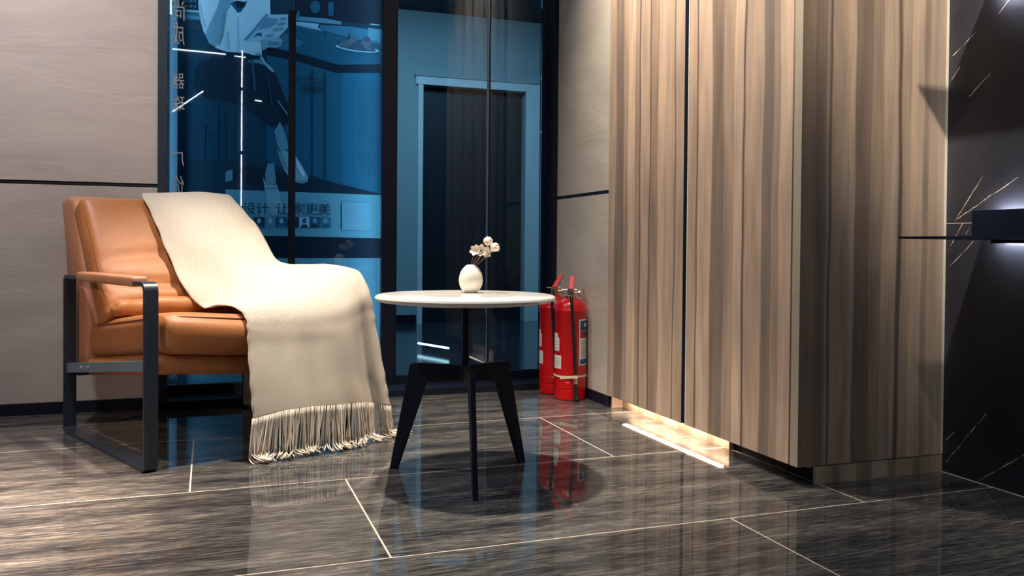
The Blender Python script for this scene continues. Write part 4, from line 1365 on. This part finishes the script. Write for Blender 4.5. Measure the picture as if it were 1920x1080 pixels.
# ================================================================== FIRE EXTINGUISHERS
def patch(mb, r, a0, a1, z0, z1, mi, n=7):
    """curved label lying on the cylinder"""
    V, F = [], []
    for i in range(n + 1):
        q = a0 + (a1 - a0) * i / n
        for rr in (r, r - 0.0006):
            for z in (z0, z1):
                V.append((rr * math.sin(q), -rr * math.cos(q), z))
    for i in range(n):
        a, b_ = i * 4, (i + 1) * 4
        F += [(a, b_, b_ + 1, a + 1), (a + 2, a + 3, b_ + 3, b_ + 2), (a + 1, b_ + 1, b_ + 3, a + 3), (a, a + 2, b_ + 2, b_)]
    F += [(0, 1, 3, 2), (n * 4, n * 4 + 2, n * 4 + 3, n * 4 + 1)]
    mb.add(V, F, mi)
def extinguisher(loc, rot, lever_tilt, label, strap):
    o = empty('fire_extinguisher', loc, label, 'fire extinguisher', 'red fire extinguishers in the corner', rot)
    r = 0.0645
    prof = [(r - .012, 0.0), (r - .003, 0.001), (r, 0.004), (r, 0.043), (r - .0018, 0.0445), (r - .0018, 0.0465), (r, 0.048), (r, 0.0745), (r - .0008, 0.0755), (r, 0.0765),
            (r, 0.360), (r + .0008, 0.362), (r + .0008, 0.366), (r - .0006, 0.368), (r - .003, 0.382), (r - .010, 0.396), (r - .022, 0.407), (r - .038, 0.413), (0.022, 0.415), (0.019, 0.416)]
    MB().lathe(prof, 56).build('cylinder', RED, o, 'auto')
    vm = MB().lathe([(0.022, 0.414), (0.0235, 0.416), (0.0235, 0.424), (0.019, 0.426), (0.013, 0.428), (0.013, 0.440), (0.015, 0.441), (0.015, 0.452), (0.010, 0.454)], 20)
    vm.tube([(0, 0, 0.440), (0, -0.028, 0.440)], 0.008, 12)
    v_ = vm.build('valve', BRASS, o, 'auto')
    MB().tube([(0.010, 0, 0.436), (0.030, 0, 0.434)], 0.0055, 10).build('gauge_stem', BRASS, v_)
    g = MB().tube([(0.030, 0, 0.434), (0.038, 0, 0.434)], 0.0135, 20).build('pressure_gauge', STEEL, o)
    ct, st = math.cos(lever_tilt), math.sin(lever_tilt)
    # carrying grip below, red squeeze lever above, both rising to the side
    def bar(name, y0, z0, y1, z1, wx, th, mt):
        dy, dz = y1 - y0, z1 - z0
        l = math.hypot(dy, dz)
        ny, nz = -dz / l * th, dy / l * th
        mb = MB()
        V = []
        for sx in (-wx, wx):
            for (yy, zz) in ((y0, z0), (y1, z1), (y1 + ny, z1 + nz), (y0 + ny, z0 + nz)):
                V.append((sx + st * (zz - 0.45), yy, zz))
        mb.add(V, [(0, 1, 2, 3), (7, 6, 5, 4), (0, 4, 5, 1), (1, 5, 6, 2), (2, 6, 7, 3), (3, 7, 4, 0)])
        return mb.build(name, mt, o, False, None, 0.0, 0.002)
    bar('squeeze_lever', -0.012, 0.446, 0.030, 0.500, 0.0105, 0.010, REDPL)
    bar('carry_grip', -0.010, 0.441, 0.052, 0.470, 0.009, 0.003, STEEL)
    MB().tube([(-0.035, -0.004, 0.4485), (0.024, -0.004, 0.4485)], 0.0018, 8).build('safety_pin', STEEL, o)
    hose = [(0, -0.028, 0.440), (0.001, -0.045, 0.439), (0.002, -0.060, 0.432), (0.003, -0.068, 0.416), (0.005, -0.0712, 0.385), (0.009, -0.0715, 0.33), (0.013, -0.0712, 0.27),
            (0.017, -0.0705, 0.20), (0.020, -0.0700, 0.13), (0.022, -0.0695, 0.085)]
    h = MB().tube(hose, 0.0068, 12).build('hose', RUBBER, o, True)
    MB().tube([(0, -0.026, 0.440), (0, -0.040, 0.440)], 0.0095, 12).build('hose_collar', STEEL, h)
    MB().tube([(0.022, -0.0695, 0.088), (0.0228, -0.0693, 0.070)], 0.0078, 12).build('hose_clip', STEEL, h)
    MB().tube([(0.0228, -0.0695, 0.070), (0.0245, -0.0715, 0.030), (0.0265, -0.0735, 0.006)], [0.0078, 0.0090, 0.0125], 12).build('nozzle', RUBBER, o, 'auto')
    lb = MB()
    rr = r + 0.0007
    A = math.radians
    patch(lb, rr, A(33), A(98), 0.143, 0.330, 0, 12)
    patch(lb, rr + .0003, A(37), A(96), 0.285, 0.325, 1, 10)
    patch(lb, rr + .0003, A(37), A(96), 0.254, 0.284, 2, 10)
    patch(lb, rr + .0003, A(37), A(96), 0.148, 0.168, 1, 10)
    for k in range(8):
        patch(lb, rr + .0003, A(42), A(92), 0.176 + 0.009 * k, 0.180 + 0.009 * k, 3, 8)
    patch(lb, rr + .0006, A(58), A(72), 0.300, 0.314, 0, 4)
    patch(lb, rr + .0006, A(52), A(78), 0.261, 0.277, 1, 4)
    lb.build('instruction_label', [PAPER, INKBLUE, INKRED, INKGREY], o)
    l2 = MB()
    patch(l2, rr, A(-88), A(-44), 0.200, 0.255, 0, 8)
    patch(l2, rr, A(-88), A(-52), 0.250, 0.272, 0, 8)
    for k in range(3):
        patch(l2, rr + .0003, A(-72), A(-50), 0.210 + 0.013 * k, 0.2125 + 0.013 * k, 3, 4)
    l2.build('inspection_label', [PAPER, INKBLUE, INKRED, INKGREY], o)
    l3 = MB()
    patch(l3, rr, A(-90), A(-35), 0.128, 0.182, 0, 8)
    for k in range(4):
        patch(l3, rr + .0003, A(-74), A(-40), 0.138 + 0.010 * k, 0.140 + 0.010 * k, 3, 4)
    l3.build('inspection_label', [PAPER, INKBLUE, INKRED, INKGREY], o)
    if strap:
        s = MB()
        pts = []
        for i in range(65):
            q = 2 * math.pi * i / 64
            near = math.exp(-((q - 0.30) / 0.16) ** 2) + math.exp(-((q - 2 * math.pi - 0.30) / 0.16) ** 2)
            rad = r + 0.0012 + 0.0125 * near
            pts.append((rad * math.sin(q), -rad * math.cos(q), 0.098 + 0.001 * math.sin(3 * q)))
        V, F = [], []
        for (x, y, z) in pts:
            l = math.hypot(x, y)
            for k, zz in ((1.0, -0.0035), (1.0, 0.0035), (1 + 0.0016 / l, 0.0035), (1 + 0.0016 / l, -0.0035)):
                V.append((x * k, y * k, z + zz))
        for i in range(64):
            for k in range(4):
                F.append((i * 4 + k, i * 4 + (k + 1) % 4, (i + 1) * 4 + (k + 1) % 4, (i + 1) * 4 + k))
        s.add(V, F)
        s.box(0.012, 0.030, -0.0805, -0.0775, 0.092, 0.106)
        q0 = -0.75
        s.add([(-0.0400, -0.0545, 0.086), (0.010, -0.0735, 0.094), (0.010, -0.0735, 0.101), (-0.040, -0.0545, 0.096),
               (-0.0405, -0.0560, 0.086), (0.010, -0.0750, 0.094), (0.010, -0.0750, 0.101), (-0.0405, -0.0560, 0.096)],
              [(0, 1, 2, 3), (7, 6, 5, 4), (0, 4, 5, 1), (1, 5, 6, 2), (2, 6, 7, 3), (3, 7, 4, 0)])
        s.build('cable_tie', NYLON, o)
    return o
# the fronts face the camera side of the corner
extinguisher((1.4065, 3.215, 0.0), -0.41, 0.10, 'front red fire extinguisher with a pale cable tie round its hose, by the stone wall', True)
extinguisher((1.398, 3.366, 0.0), -0.62, 0.42, 'rear red fire extinguisher without a cable tie, half hidden behind the front one', False)
